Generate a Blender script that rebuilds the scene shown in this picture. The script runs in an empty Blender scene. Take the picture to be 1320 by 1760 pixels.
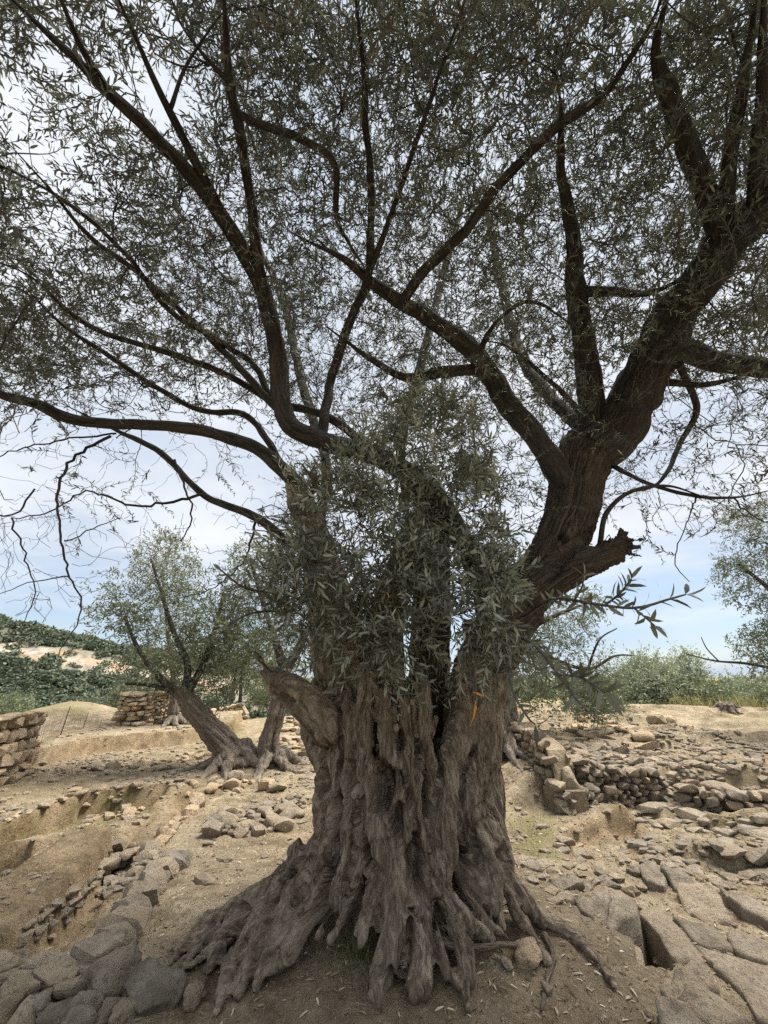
import bpy, bmesh, math, random
import numpy as np
from mathutils import Vector, Matrix, kdtree
random.seed(7); rng = np.random.default_rng(7)
R = math.radians
scene = bpy.context.scene
col = scene.collection

# ------------------------------------------------------------------ camera
F = 680.0; PITCH = R(22.7); H = 1.6            # focal length in photo pixels, tilt up, eye height
cam = bpy.data.cameras.new('camera'); camo = bpy.data.objects.new('camera', cam); col.objects.link(camo)
cam.sensor_fit = 'VERTICAL'; cam.sensor_height = 36.0; cam.sensor_width = 27.0
cam.lens = 36.0 * F / 1760.0
cam.clip_start = 0.05; cam.clip_end = 8000
camo.location = (0, 0, H); camo.rotation_euler = (R(90) + PITCH, 0, 0)
scene.camera = camo

# ------------------------------------------------------------------ sky, sun, exposure
SUN_EL, SUN_AZ = R(64), R(66)                  # sun behind cloud, up and to the right of the view (azimuth from +Y towards +X)
world = bpy.data.worlds.new('World'); scene.world = world; world.use_nodes = True
nt = world.node_tree; nt.nodes.clear(); N = nt.nodes.new; L = nt.links.new
out = N('ShaderNodeOutputWorld')
sky = N('ShaderNodeTexSky'); sky.sky_type = 'NISHITA'; sky.sun_disc = False
sky.sun_elevation = SUN_EL; sky.sun_rotation = SUN_AZ; sky.dust_density = 0.4; sky.air_density = 1.1; sky.ozone_density = 2.5
bg1 = N('ShaderNodeBackground'); bg1.inputs['Strength'].default_value = 0.055; L(sky.outputs[0], bg1.inputs['Color'])
tc = N('ShaderNodeTexCoord'); sep = N('ShaderNodeSeparateXYZ'); L(tc.outputs['Generated'], sep.inputs[0])
def wmath(op, a, b=None):
    n = N('ShaderNodeMath'); n.operation = op
    for i, v in enumerate((a, b)):
        if v is None: continue
        if isinstance(v, (int, float)): n.inputs[i].default_value = v
        else: L(v, n.inputs[i])
    return n.outputs[0]
zc = wmath('ADD', wmath('MAXIMUM', sep.outputs['Z'], 0.0), 0.09)
comb = N('ShaderNodeCombineXYZ'); L(wmath('DIVIDE', sep.outputs['X'], zc), comb.inputs[0]); L(wmath('DIVIDE', sep.outputs['Y'], zc), comb.inputs[1])
nz = N('ShaderNodeTexNoise'); nz.inputs['Scale'].default_value = 0.55; nz.inputs['Detail'].default_value = 6; nz.inputs['Roughness'].default_value = 0.55
L(comb.outputs[0], nz.inputs['Vector'])
cov = N('ShaderNodeMapRange'); cov.interpolation_type = 'SMOOTHSTEP'
L(sep.outputs['Z'], cov.inputs['Value'])
cov.inputs['From Min'].default_value = 0.05; cov.inputs['From Max'].default_value = 0.36
cov.inputs['To Min'].default_value = 0.62; cov.inputs['To Max'].default_value = 1.02
fac = wmath('MINIMUM', wmath('MAXIMUM', wmath('ADD', cov.outputs[0], wmath('MULTIPLY', wmath('SUBTRACT', nz.outputs['Fac'], 0.5), 1.3)), 0.0), 1.0)
nz2 = N('ShaderNodeTexNoise'); nz2.inputs['Scale'].default_value = 1.1; nz2.inputs['Detail'].default_value = 5
L(comb.outputs[0], nz2.inputs['Vector'])
cr = N('ShaderNodeValToRGB'); L(nz2.outputs['Fac'], cr.inputs[0])
cr.color_ramp.elements[0].position = 0.3; cr.color_ramp.elements[0].color = (0.63, 0.70, 0.81, 1)
cr.color_ramp.elements[1].position = 0.7; cr.color_ramp.elements[1].color = (0.91, 0.935, 0.98, 1)
ez = N('ShaderNodeMapRange'); ez.interpolation_type = 'SMOOTHSTEP'; L(sep.outputs['Z'], ez.inputs['Value'])
ez.inputs['From Min'].default_value = -0.02; ez.inputs['From Max'].default_value = 0.24; ez.inputs['To Min'].default_value = 0.0; ez.inputs['To Max'].default_value = 1.0
cm = N('ShaderNodeMix'); cm.data_type = 'RGBA'; L(wmath('MINIMUM', wmath('MAXIMUM', wmath('ADD', ez.outputs[0], wmath('MULTIPLY', wmath('SUBTRACT', nz2.outputs['Fac'], 0.5), 0.9)), 0.0), 1.0), cm.inputs[0]); cm.inputs[6].default_value = (0.46, 0.60, 0.83, 1); L(cr.outputs[0], cm.inputs[7])
bg2 = N('ShaderNodeBackground'); bg2.inputs['Strength'].default_value = 0.39; L(cm.outputs[2], bg2.inputs['Color'])
mx = N('ShaderNodeMixShader'); L(fac, mx.inputs[0]); L(bg1.outputs[0], mx.inputs[1]); L(bg2.outputs[0], mx.inputs[2])
L(mx.outputs[0], out.inputs['Surface'])

sl = bpy.data.lights.new('sun', 'SUN'); sl.energy = 3.1; sl.angle = R(30); sl.color = (1.0, 0.95, 0.87)
so = bpy.data.objects.new('sun', sl); col.objects.link(so)
sd = Vector((math.sin(SUN_AZ) * math.cos(SUN_EL), math.cos(SUN_AZ) * math.cos(SUN_EL), math.sin(SUN_EL)))
so.rotation_euler = sd.to_track_quat('Z', 'Y').to_euler(); so.location = (6, 4, 12)

vs = scene.view_settings
vs.view_transform = 'Standard'; vs.look = 'None'; vs.exposure = 1.5; vs.gamma = 1.0; vs.use_curve_mapping = False
scene.render.engine = 'CYCLES'
cy = scene.cycles
cy.use_denoising = False; cy.max_bounces = 5; cy.diffuse_bounces = 4; cy.glossy_bounces = 2; cy.transmission_bounces = 3; cy.transparent_max_bounces = 4
cy.use_adaptive_sampling = False
cy.caustics_reflective = False; cy.caustics_refractive = False
try: scene.render.use_persistent_data = False
except Exception: pass

# ------------------------------------------------------------------ numeric helpers
_perm = rng.permutation(256); _perm = np.concatenate([_perm, _perm, _perm])
_grad = rng.normal(size=(256, 3)); _grad /= np.linalg.norm(_grad, axis=1)[:, None]
def perlin(p):
    p = np.asarray(p, float); i = np.floor(p).astype(int); f = p - i; u = f * f * f * (f * (f * 6 - 15) + 10)
    i &= 255; r = 0
    for dx in (0, 1):
        for dy in (0, 1):
            for dz in (0, 1):
                h = _perm[_perm[_perm[(i[..., 0] + dx) & 255] + ((i[..., 1] + dy) & 255)] + ((i[..., 2] + dz) & 255)]
                g = _grad[h]
                d = g[..., 0] * (f[..., 0] - dx) + g[..., 1] * (f[..., 1] - dy) + g[..., 2] * (f[..., 2] - dz)
                w = (u[..., 0] if dx else 1 - u[..., 0]) * (u[..., 1] if dy else 1 - u[..., 1]) * (u[..., 2] if dz else 1 - u[..., 2])
                r = r + d * w
    return r
def fbm(p, o=4, g=0.5):
    p = np.asarray(p, float); r = 0; a = 1
    for k in range(o): r = r + a * perlin(p * (2 ** k) + k * 17.3); a *= g
    return r
def n2(x, y, s, o=4, z=0.0): return fbm(np.stack([x * s, y * s, np.full_like(x, z)], -1), o)
def sst(a, b, x):
    t = np.clip((x - a) / (b - a), 0, 1); return t * t * (3 - 2 * t)
CP, SP = math.cos(PITCH), math.sin(PITCH)
def ray(x, y):
    u = (x - 660) / F; v = (880 - y) / F
    return np.array([u, CP - v * SP, SP + v * CP])
def P(x, y, d):                                # the point on a pixel's ray that lies d metres ahead
    r = ray(x, y); return np.array([0, 0, H]) + r * (d / r[1])
def pxm(y, d):                                 # metres covered by one photo pixel there
    return d / (CP - (880 - y) / F * SP) / F
def G0(x, y, z=0.0):
    r = ray(x, y); return np.array([0, 0, H]) + r * ((z - H) / r[2])
def project(p):
    p = np.asarray(p); dx = p[..., 0]; dy = p[..., 1]; dz = p[..., 2] - H
    w = dy * CP + dz * SP; v = -dy * SP + dz * CP
    w = np.where(w < 0.05, 0.05, w)
    return 660 + F * dx / w, 880 - F * v / w
def sdf_poly(x, y, poly):
    poly = np.asarray(poly); n = len(poly); d = np.full(x.shape, 1e9); s = np.ones(x.shape)
    for i in range(n):
        a = poly[i]; b = poly[i - 1]; ex, ey = b - a; wx = x - a[0]; wy = y - a[1]
        t = np.clip((wx * ex + wy * ey) / (ex * ex + ey * ey + 1e-12), 0, 1)
        d = np.minimum(d, (wx - ex * t) ** 2 + (wy - ey * t) ** 2)
        c1 = y >= a[1]; c2 = y < b[1]; c3 = ex * wy > ey * wx
        s = np.where((c1 & c2 & c3) | (~c1 & ~c2 & ~c3), -s, s)
    return s * np.sqrt(d)
def pxpoly(pts, z=0.0): return np.array([G0(a, b, z)[:2] for a, b in pts])

# ------------------------------------------------------------------ terrain
TX, TY = 0.15, 3.85                            # axis of the great olive
POLY = dict(
    pit_a=pxpoly([(-60, 1440), (0, 1417), (145, 1362), (292, 1349), (250, 1400), (150, 1432), (0, 1462), (-60, 1480)]),
    pit_b=pxpoly([(-160, 1500), (-20, 1478), (48, 1469), (40, 1495), (0, 1530), (-160, 1600)]),
    baulk=pxpoly([(-60, 1590), (0, 1552), (95, 1480), (172, 1452), (196, 1470), (120, 1560), (40, 1640), (-60, 1730)]),
    high=pxpoly([(-300, 1390), (40, 1322), (172, 1293), (312, 1283), (400, 1268), (430, 1215), (-600, 1205)]),
    floor=pxpoly([(175, 1478), (300, 1385), (330, 1390), (230, 1480), (130, 1600), (90, 1640), (55, 1650)]),
    cist=pxpoly([(1040, 1588), (1092, 1566), (1108, 1578), (1156, 1660), (1150, 1684), (1108, 1680), (1098, 1632), (1050, 1622)]),
    ridge=pxpoly([(205, 1468), (250, 1425), (312, 1366), (334, 1372), (285, 1425), (236, 1480)]),
    berm=pxpoly([(-60, 1484), (0, 1466), (110, 1442), (200, 1436), (205, 1446), (100, 1462), (0, 1488), (-60, 1506)]),
    green=pxpoly([(850, 1405), (930, 1400), (965, 1440), (960, 1480), (880, 1480)]),
    trench=pxpoly([(978, 1425), (1085, 1405), (1100, 1470), (985, 1468)]),
)
def hill_h(x, y):
    crest = 13.6 - 0.19 * (x + 85); crest = np.clip(crest, -14, 19)
    front = crest - (90 - y) * 0.43
    back = crest - (y - 90) * 0.10
    h = np.where(y < 90, front, back)
    return h + 1.6 * n2(x, y, 0.05, 4, 3.3)
def terrain(x, y):
    x = np.asarray(x, float); y = np.asarray(y, float); r = np.hypot(x, y)
    near = 1 - sst(14, 40, r)
    h = 0.05 * n2(x, y, 0.55, 3, 1.1) + near * (0.028 * n2(x, y, 2.3, 4, 5.5) + 0.020 * n2(x, y, 9.0, 4, 9.5))
    h += 0.25 * np.exp(-(((x - TX - 0.1) / 1.25) ** 2 + ((y - 3.75) / 1.05) ** 2) ** 1.2)
    h += 0.12 * np.exp(-(((x + 2.0) / 1.1) ** 2 + ((y - 8.9) / 0.9) ** 2))
    edge = 0.06 * n2(x, y, 1.6, 3, 2.2)
    # right-hand terrace held by the rubble wall, climbing away from it
    wx = sst(1.2, 2.6, x + 0.35 * (y - 6))
    wl = 6.35 + 0.06 * (x - 3) + edge
    h += wx * (0.38 * sst(0.0, 0.30, y - wl) + 0.055 * np.clip(y - wl, 0, 8))
    st = n2(x, y * 2.2, 0.7, 3, 6.1)
    h += wx * 0.10 * sst(0.05, 0.22, st) * sst(6.5, 7.5, y) * near
    # low ledges in front of it
    h += 0.14 * sst(0, 0.16, n2(x, y * 1.6, 0.9, 3, 12.7) - 0.03) * sst(2.3, 3.0, x) * sst(4.2, 4.6, y) * (1 - sst(6.0, 6.4, y))
    def m(k, soft, dx=0): return 1 - sst(-soft, soft, sdf_poly(x, y, POLY[k]) + 0.8 * edge)
    h -= 0.30 * m('pit_a', 0.025); h -= 0.34 * m('pit_b', 0.025)
    h += 0.19 * m('baulk', 0.06); h -= 0.12 * m('floor', 0.07)
    h += 0.32 * m('high', 0.03); h -= 0.14 * m('trench', 0.035)
    h -= 0.75 * (1 - sst(-0.02, 0.03, sdf_poly(x, y, POLY['cist'])))
    h += 0.15 * m('ridge', 0.05) + 0.10 * m('berm', 0.05)
    # earth bank behind the fence
    h += 0.55 * np.exp(-(((x + 9.6) / 1.5) ** 2 + ((y - 13.6) / 1.6) ** 2))
    # gentle rise of the middle ground, then the valley
    h += 0.45 * sst(9, 22, y) * np.exp(-((x + 3.5) / 5) ** 2)
    dl = sst(14.5, 30, y - 0.35 * (x + 8)) * (1 - sst(-5.5, 0, x)); dl = np.maximum(dl, sst(24, 60, y)); dl = np.maximum(dl, sst(9, 20, -x - 0.1 * y) * sst(2, 8, y))
    dr = sst(13.0, 20, y + 0.10 * (x - 4)) * sst(0, 4, x)
    h -= 9.0 * dl * (1 - 0.6 * sst(-10, 5, x)) + 0.9 * dr * (1 - dl)
    return h
_PG = {}
def tz(x, y):                                  # height looked up on the ground sheet
    r = math.hypot(x, y); a = math.atan2(x, y); rad, ang, Z = _PG['r'], _PG['a'], _PG['z']
    if not (ang[0] < a < ang[-1]) or r < 0.6: return float(terrain(np.array([x]), np.array([y]))[0])
    i = min(max(int(np.searchsorted(rad, r)) - 1, 0), len(rad) - 2); f = (r - rad[i]) / (rad[i + 1] - rad[i])
    u = (a - ang[0]) / (ang[1] - ang[0]); j = min(int(u), len(ang) - 2); g = u - j
    return float((Z[i, j] * (1 - g) + Z[i, j + 1] * g) * (1 - f) + (Z[i + 1, j] * (1 - g) + Z[i + 1, j + 1] * g) * f)
def G(x, y):                                   # where a pixel's ray meets the terrain
    z = 0.0
    for _ in range(8):
        p = G0(x, y, min(z, H - 0.25)); z = 0.5 * z + 0.5 * tz(p[0], p[1])
    p = G0(x, y, min(z, H - 0.25)); return np.array([p[0], p[1], tz(p[0], p[1])])

# ------------------------------------------------------------------ mesh building
class Acc:                                     # collects geometry, then becomes ONE mesh
    def __init__(s): s.v = []; s.f = []; s.n = 0; s.bark = []; s.tint = []
    def add(s, V, faces, bark=None, tint=None):
        V = np.asarray(V, float); s.v.append(V)
        for q in faces: s.f.append(np.asarray(q, int) + s.n)
        s.n += len(V)
        s.bark.append(np.zeros((len(V), 3)) if bark is None else bark)
        s.tint.append(np.zeros(len(V)) if tint is None else tint)
    def mesh(s, name, smooth=True):
        me = bpy.data.meshes.new(name); V = np.concatenate(s.v)
        me.vertices.add(len(V)); me.vertices.foreach_set('co', V.astype(np.float32).ravel())
        flat = np.concatenate([q.ravel() for q in s.f]); tot = np.concatenate([np.full(len(q), q.shape[1]) for q in s.f])
        me.loops.add(len(flat)); me.loops.foreach_set('vertex_index', flat.astype(np.int32))
        me.polygons.add(len(tot)); me.polygons.foreach_set('loop_start', (np.cumsum(tot) - tot).astype(np.int32))
        me.polygons.foreach_set('loop_total', tot.astype(np.int32)); me.polygons.foreach_set('use_smooth', np.full(len(tot), smooth))
        a = me.attributes.new('bark', 'FLOAT_VECTOR', 'POINT'); a.data.foreach_set('vector', np.concatenate(s.bark).astype(np.float32).ravel())
        a = me.attributes.new('tint', 'FLOAT', 'POINT'); a.data.foreach_set('value', np.concatenate(s.tint).astype(np.float32))
        me.update(calc_edges=True); return me
def link(name, me, mat=None, parent=None, **props):
    o = bpy.data.objects.new(name, me); col.objects.link(o)
    if me is not None and mat is not None and not me.materials: me.materials.append(mat)
    if parent is not None: o.parent = parent
    for k, v in props.items(): o[k] = v
    return o
def thing(name, label, cat, group=None):
    o = link(name, None); o['label'] = label; o['category'] = cat
    if group: o['group'] = group
    return o
def smooth_path(pts, step):                    # Catmull-Rom; extra columns (radius) come along
    pts = np.asarray(pts, float)
    if len(pts) == 2: pts = np.array([pts[0], pts.mean(0), pts[1]])
    ext = np.vstack([2 * pts[0] - pts[1], pts, 2 * pts[-1] - pts[-2]]); o = []
    for i in range(len(pts) - 1):
        a, b, c, d = ext[i:i + 4]; n = max(2, int(np.linalg.norm((c - b)[:3]) / step))
        t = np.linspace(0, 1, n, endpoint=False)[:, None]
        o.append(0.5 * (2 * b + (c - a) * t + (2 * a - 5 * b + 4 * c - d) * t ** 2 + (3 * b - a - 3 * c + d) * t ** 3))
    o.append(pts[-1:]); o = np.concatenate(o)
    if o.shape[1] > 3: o[:, 3] = np.maximum(o[:, 3], pts[:, 3].min() * 0.6)
    return o
def tangents(p):
    t = np.gradient(p, axis=0); return t / (np.linalg.norm(t, axis=1)[:, None] + 1e-9)
def tube(acc, pts, rad, sides=6, rough=0.0, tint=0.0, cap=True, seed=0.0, flat=None):
    pts = np.asarray(pts, float); n = len(pts); T = tangents(pts); rad = np.broadcast_to(rad, (n,))
    up = np.array([0.0, 0, 1]) if abs(T[0][2]) < 0.9 else np.array([1.0, 0, 0])
    A = np.zeros((n, 3)); a = up - T[0] * (up @ T[0])
    for i in range(n):
        a = a - T[i] * (a @ T[i]); a = a / (np.linalg.norm(a) + 1e-9); A[i] = a
    B = np.cross(T, A); th = np.linspace(0, 2 * math.pi, sides, endpoint=False)
    c, s_ = np.cos(th), np.sin(th)
    arc = np.concatenate([[0], np.cumsum(np.linalg.norm(np.diff(pts, axis=0), axis=1))])
    rr = np.repeat(rad[:, None], sides, 1)
    bk = np.stack([rr * c + seed, rr * s_ + seed * 0.7, np.repeat(arc[:, None] * 0.13, sides, 1)], -1)
    if rough > 0:
        rr = rr * (1 + rough * fbm(np.stack([c * 1.5 + 0 * rr + seed, s_ * 1.5 + 0 * rr, np.repeat(arc[:, None] * 4.0, sides, 1)], -1), 3)
                   + 0.6 * rough * fbm(np.stack([c * 4 + 0 * rr, s_ * 4 + 0 * rr + seed, np.repeat(arc[:, None] * 6.0, sides, 1)], -1), 2))
    V = pts[:, None, :] + rr[..., None] * (A[:, None, :] * c[None, :, None] + B[:, None, :] * s_[None, :, None])
    i = np.arange(n - 1)[:, None] * sides; j = np.arange(sides)[None, :]; k = (j + 1) % sides
    Q = np.stack([i + j, i + k, i + k + sides, i + j + sides], -1).reshape(-1, 4)
    fs = [Q]; V = V.reshape(-1, 3); bk = bk.reshape(-1, 3)
    if cap:
        V = np.vstack([V, pts[0], pts[-1] + T[-1] * rad[-1] * 0.6]); bk = np.vstack([bk, bk[0], bk[-1]])
        m = n * sides; e = (n - 1) * sides; jj = np.arange(sides); kk = (jj + 1) % sides
        fs += [np.stack([np.full(sides, m), kk, jj], -1), np.stack([np.full(sides, m + 1), e + jj, e + kk], -1)]
    acc.add(V, fs, bk, np.full(len(V), tint))
def unit(v): v = np.asarray(v, float); return v / (np.linalg.norm(v, axis=-1, keepdims=True) + 1e-9)
def leaves(acc, p, d, n, ln, wd, tint, curl=0.12):   # many lance-shaped leaves, six corners each, folded on the midrib
    m = len(p); d = unit(d); s = unit(np.cross(d, n)); n = np.cross(s, d)
    ln = ln[:, None]; wd = wd[:, None]
    def at(f, w, lift): return p + d * ln * f + s * wd * w + n * (ln * curl * (f - f * f * 1.6) + wd * lift)
    V = np.stack([at(0, 0, 0), at(.32, .5, .16), at(.32, -.5, .16), at(.72, .40, .12), at(.72, -.40, .12), at(1, 0, 0)], 1).reshape(-1, 3)
    b = (np.arange(m) * 6)[:, None]
    T_ = np.concatenate([b + np.array([0, 2, 1]), b + np.array([3, 4, 5])]); Q = b + np.array([1, 2, 4, 3])
    acc.add(V, [T_, Q], None, np.repeat(tint, 6))

# ------------------------------------------------------------------ materials
def material(name, build):
    m = bpy.data.materials.new(name); m.use_nodes = True; t = m.node_tree; t.nodes.clear()
    o = t.nodes.new('ShaderNodeOutputMaterial'); b = t.nodes.new('ShaderNodeBsdfPrincipled'); t.links.new(b.outputs[0], o.inputs[0])
    class K:
        def n(s, ty, **kw):
            x = t.nodes.new('ShaderNode' + ty)
            for k, v in kw.items():
                if hasattr(x, k): setattr(x, k, v)
            return x
        def l(s, a, c): t.links.new(a, c)
        def noise(s, vec, sc, det=5, ro=0.55, di=0.0):
            x = s.n('TexNoise'); x.inputs['Scale'].default_value = sc; x.inputs['Detail'].default_value = det; x.inputs['Roughness'].default_value = ro; x.inputs['Distortion'].default_value = di
            if vec is not None: s.l(vec, x.inputs['Vector'])
            return x.outputs['Fac']
        def ramp(s, f, stops):
            x = s.n('ValToRGB'); s.l(f, x.inputs[0]); e = x.color_ramp.elements
            while len(e) < len(stops): e.new(0.5)
            for q, (p_, c) in zip(e, stops): q.position = p_; q.color = (*c, 1) if len(c) == 3 else c
            return x.outputs[0]
        def mix(s, f, a, c, blend='MIX'):
            x = s.n('Mix', data_type='RGBA', blend_type=blend)
            for i, v in ((0, f), (6, a), (7, c)):
                if isinstance(v, (int, float)): x.inputs[i].default_value = v
                elif isinstance(v, tuple): x.inputs[i].default_value = (*v, 1)
                else: s.l(v, x.inputs[i])
            return x.outputs[2]
        def math(s, op, a, c=0.0):
            x = s.n('Math', operation=op)
            for i, v in enumerate((a, c)):
                if isinstance(v, (int, float)): x.inputs[i].default_value = v
                else: s.l(v, x.inputs[i])
            return x.outputs[0]
        def bump(s, h, st, di, prev=None):
            x = s.n('Bump'); x.inputs['Strength'].default_value = st; x.inputs['Distance'].default_value = di; s.l(h, x.inputs['Height'])
            if prev is not None: s.l(prev, x.inputs['Normal'])
            return x.outputs[0]
        def attr(s, nm):
            x = s.n('Attribute'); x.attribute_name = nm; return x
        def pos(s): return s.n('NewGeometry').outputs['Position']
        def obj(s): return s.n('TexCoord').outputs['Object']
        def rnd(s): return s.n('ObjectInfo').outputs['Random']
    k = K(); k.b = b; k.o = o; k.t = t; build(k); return m
def bark_build(dark, mid, light, fine=1.0, bs=0.9):
    def f(k):
        v = k.attr('bark').outputs['Vector']
        a = k.noise(v, 13 * fine, 6, 0.66, 0.8); c = k.noise(v, 62 * fine, 5, 0.68, 0.4); w = k.noise(k.pos(), 2.2, 4)
        s = k.math('ADD', k.math('MULTIPLY', a, 0.6), k.math('MULTIPLY', c, 0.4))
        base = k.ramp(s, [(0.40, dark), (0.49, mid), (0.60, light)])
        base = k.mix(k.math('MULTIPLY', k.ramp(w, [(0.48, (0, 0, 0)), (0.7, (1, 1, 1))]), 0.35), base, tuple(0.75 * q for q in light))
        base = k.mix(k.math('MULTIPLY', k.attr('tint').outputs['Fac'], 0.8), base, k.mix(1.0, base, (0.30, 0.30, 0.315), 'MULTIPLY'))
        k.l(base, k.b.inputs['Base Color']); k.b.inputs['Roughness'].default_value = 0.9; k.b.inputs['Specular IOR Level'].default_value = 0.25
        h = k.math('ADD', k.math('MULTIPLY', a, 1.0), k.math('MULTIPLY', c, 0.55))
        k.l(k.bump(h, bs, 0.055), k.b.inputs['Normal'])
    return f
M = {}
M['bark'] = material('weathered_bark', bark_build((0.066, 0.050, 0.036), (0.215, 0.166, 0.119), (0.44, 0.36, 0.27), 2.3, 1.0))
M['limb'] = material('limb_bark', bark_build((0.022, 0.0195, 0.018), (0.055, 0.048, 0.044), (0.115, 0.101, 0.092), 2.0, 1.0))  # dark bark, deepened further to carry the limbs' backlit look
M['farbark'] = material('far_bark', bark_build((0.07, 0.056, 0.043), (0.20, 0.163, 0.125), (0.37, 0.31, 0.245), 1.8, 1.0))
M['twig'] = material('twig_bark', lambda k: (k.l(k.ramp(k.noise(k.pos(), 30, 3), [(0.3, (0.045, 0.038, 0.031)), (0.7, (0.13, 0.11, 0.085))]), k.b.inputs['Base Color']), setattr(k.b.inputs['Roughness'], 'default_value', 0.85)))
def leaf_build(stops, tr=0.32):
    def f(k):
        c = k.ramp(k.attr('tint').outputs['Fac'], stops)
        k.l(c, k.b.inputs['Base Color']); k.b.inputs['Roughness'].default_value = 0.48; k.b.inputs['Specular IOR Level'].default_value = 0.35
        tl = k.n('BsdfTranslucent'); k.l(k.mix(1.0, c, (1.0, 1.02, 0.75), 'MULTIPLY'), tl.inputs['Color'])
        ms = k.n('MixShader'); ms.inputs[0].default_value = tr
        k.l(k.b.outputs[0], ms.inputs[1]); k.l(tl.outputs[0], ms.inputs[2]); k.l(ms.outputs[0], k.o.inputs[0])
    return f
OLIVE = [(0.0, (0.052, 0.056, 0.046)), (0.45, (0.122, 0.130, 0.100)), (0.8, (0.225, 0.235, 0.180)), (0.965, (0.40, 0.41, 0.35)), (0.985, (0.42, 0.21, 0.03)), (1.0, (0.42, 0.21, 0.03))]
M['leaf'] = material('olive_leaf', leaf_build(OLIVE))
M['farleaf'] = material('far_olive_leaf', leaf_build([(0, (0.07, 0.085, 0.045)), (0.5, (0.14, 0.16, 0.095)), (1, (0.26, 0.28, 0.195))]))
M['veiledleaf'] = material('veiled_shrub_leaf', leaf_build([(0, (0.12, 0.14, 0.09)), (0.5, (0.25, 0.28, 0.20)), (1, (0.42, 0.45, 0.36))]))  # lens veil over the right-hand shrubs painted in as paler leaf colour
M['greenleaf'] = material('green_shrub_leaf', leaf_build([(0, (0.07, 0.09, 0.045)), (0.5, (0.155, 0.18, 0.10)), (1, (0.28, 0.30, 0.19))]))
M['hillleaf'] = material('maquis_leaf', leaf_build([(0, (0.04, 0.055, 0.036)), (0.5, (0.082, 0.105, 0.066)), (1, (0.16, 0.185, 0.12))]))
M['grass'] = material('grass_blade', leaf_build([(0, (0.07, 0.10, 0.025)), (0.5, (0.13, 0.16, 0.05)), (1, (0.36, 0.30, 0.16))]))
M['straw'] = material('straw_blade', leaf_build([(0, (0.20, 0.19, 0.08)), (1, (0.42, 0.37, 0.19))]))
M['litter'] = material('dry_litter', leaf_build([(0, (0.16, 0.11, 0.06)), (0.6, (0.33, 0.25, 0.15)), (1, (0.62, 0.56, 0.44))], 0.05))
M['orange'] = material('orange_leaf', leaf_build([(0, (0.70, 0.30, 0.03)), (1, (0.70, 0.30, 0.03))]))
def stone_build(a, b, c, warm):
    def f(k):
        p = k.pos(); n1 = k.noise(p, 7, 6, 0.62); n3 = k.noise(p, 34, 5, 0.7); n4 = k.noise(p, 110, 3, 0.6)
        base = k.ramp(k.math('ADD', k.math('MULTIPLY', n1, 0.6), k.math('MULTIPLY', n3, 0.4)), [(0.41, a), (0.5, b), (0.58, c)])
        base = k.mix(k.math('MULTIPLY', k.rnd(), 0.75), base, warm)
        base = k.mix(k.ramp(n3, [(0.54, (0, 0, 0)), (0.64, (0.75, 0.75, 0.75))]), base, (0.165, 0.148, 0.12))
        base = k.mix(1.0, base, k.ramp(k.rnd(), [(0, (0.74, 0.74, 0.75)), (1, (1.1, 1.08, 1.05))]), 'MULTIPLY')
        k.l(base, k.b.inputs['Base Color']); k.b.inputs['Roughness'].default_value = 0.93; k.b.inputs['Specular IOR Level'].default_value = 0.2
        k.l(k.bump(k.math('ADD', k.math('MULTIPLY', n3, 1.0), k.math('MULTIPLY', n4, 0.35)), 1.0, 0.06), k.b.inputs['Normal'])
    return f
M['stone'] = material('grey_limestone', stone_build((0.255, 0.212, 0.158), (0.43, 0.365, 0.280), (0.60, 0.525, 0.42), (0.46, 0.365, 0.255)))
M['wallstone'] = material('buff_limestone', stone_build((0.37, 0.285, 0.19), (0.57, 0.455, 0.315), (0.70, 0.59, 0.45), (0.62, 0.455, 0.285)))
M['slab'] = material('worn_rock', stone_build((0.30, 0.245, 0.18), (0.43, 0.36, 0.27), (0.53, 0.45, 0.35), (0.43, 0.345, 0.245)))
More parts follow.
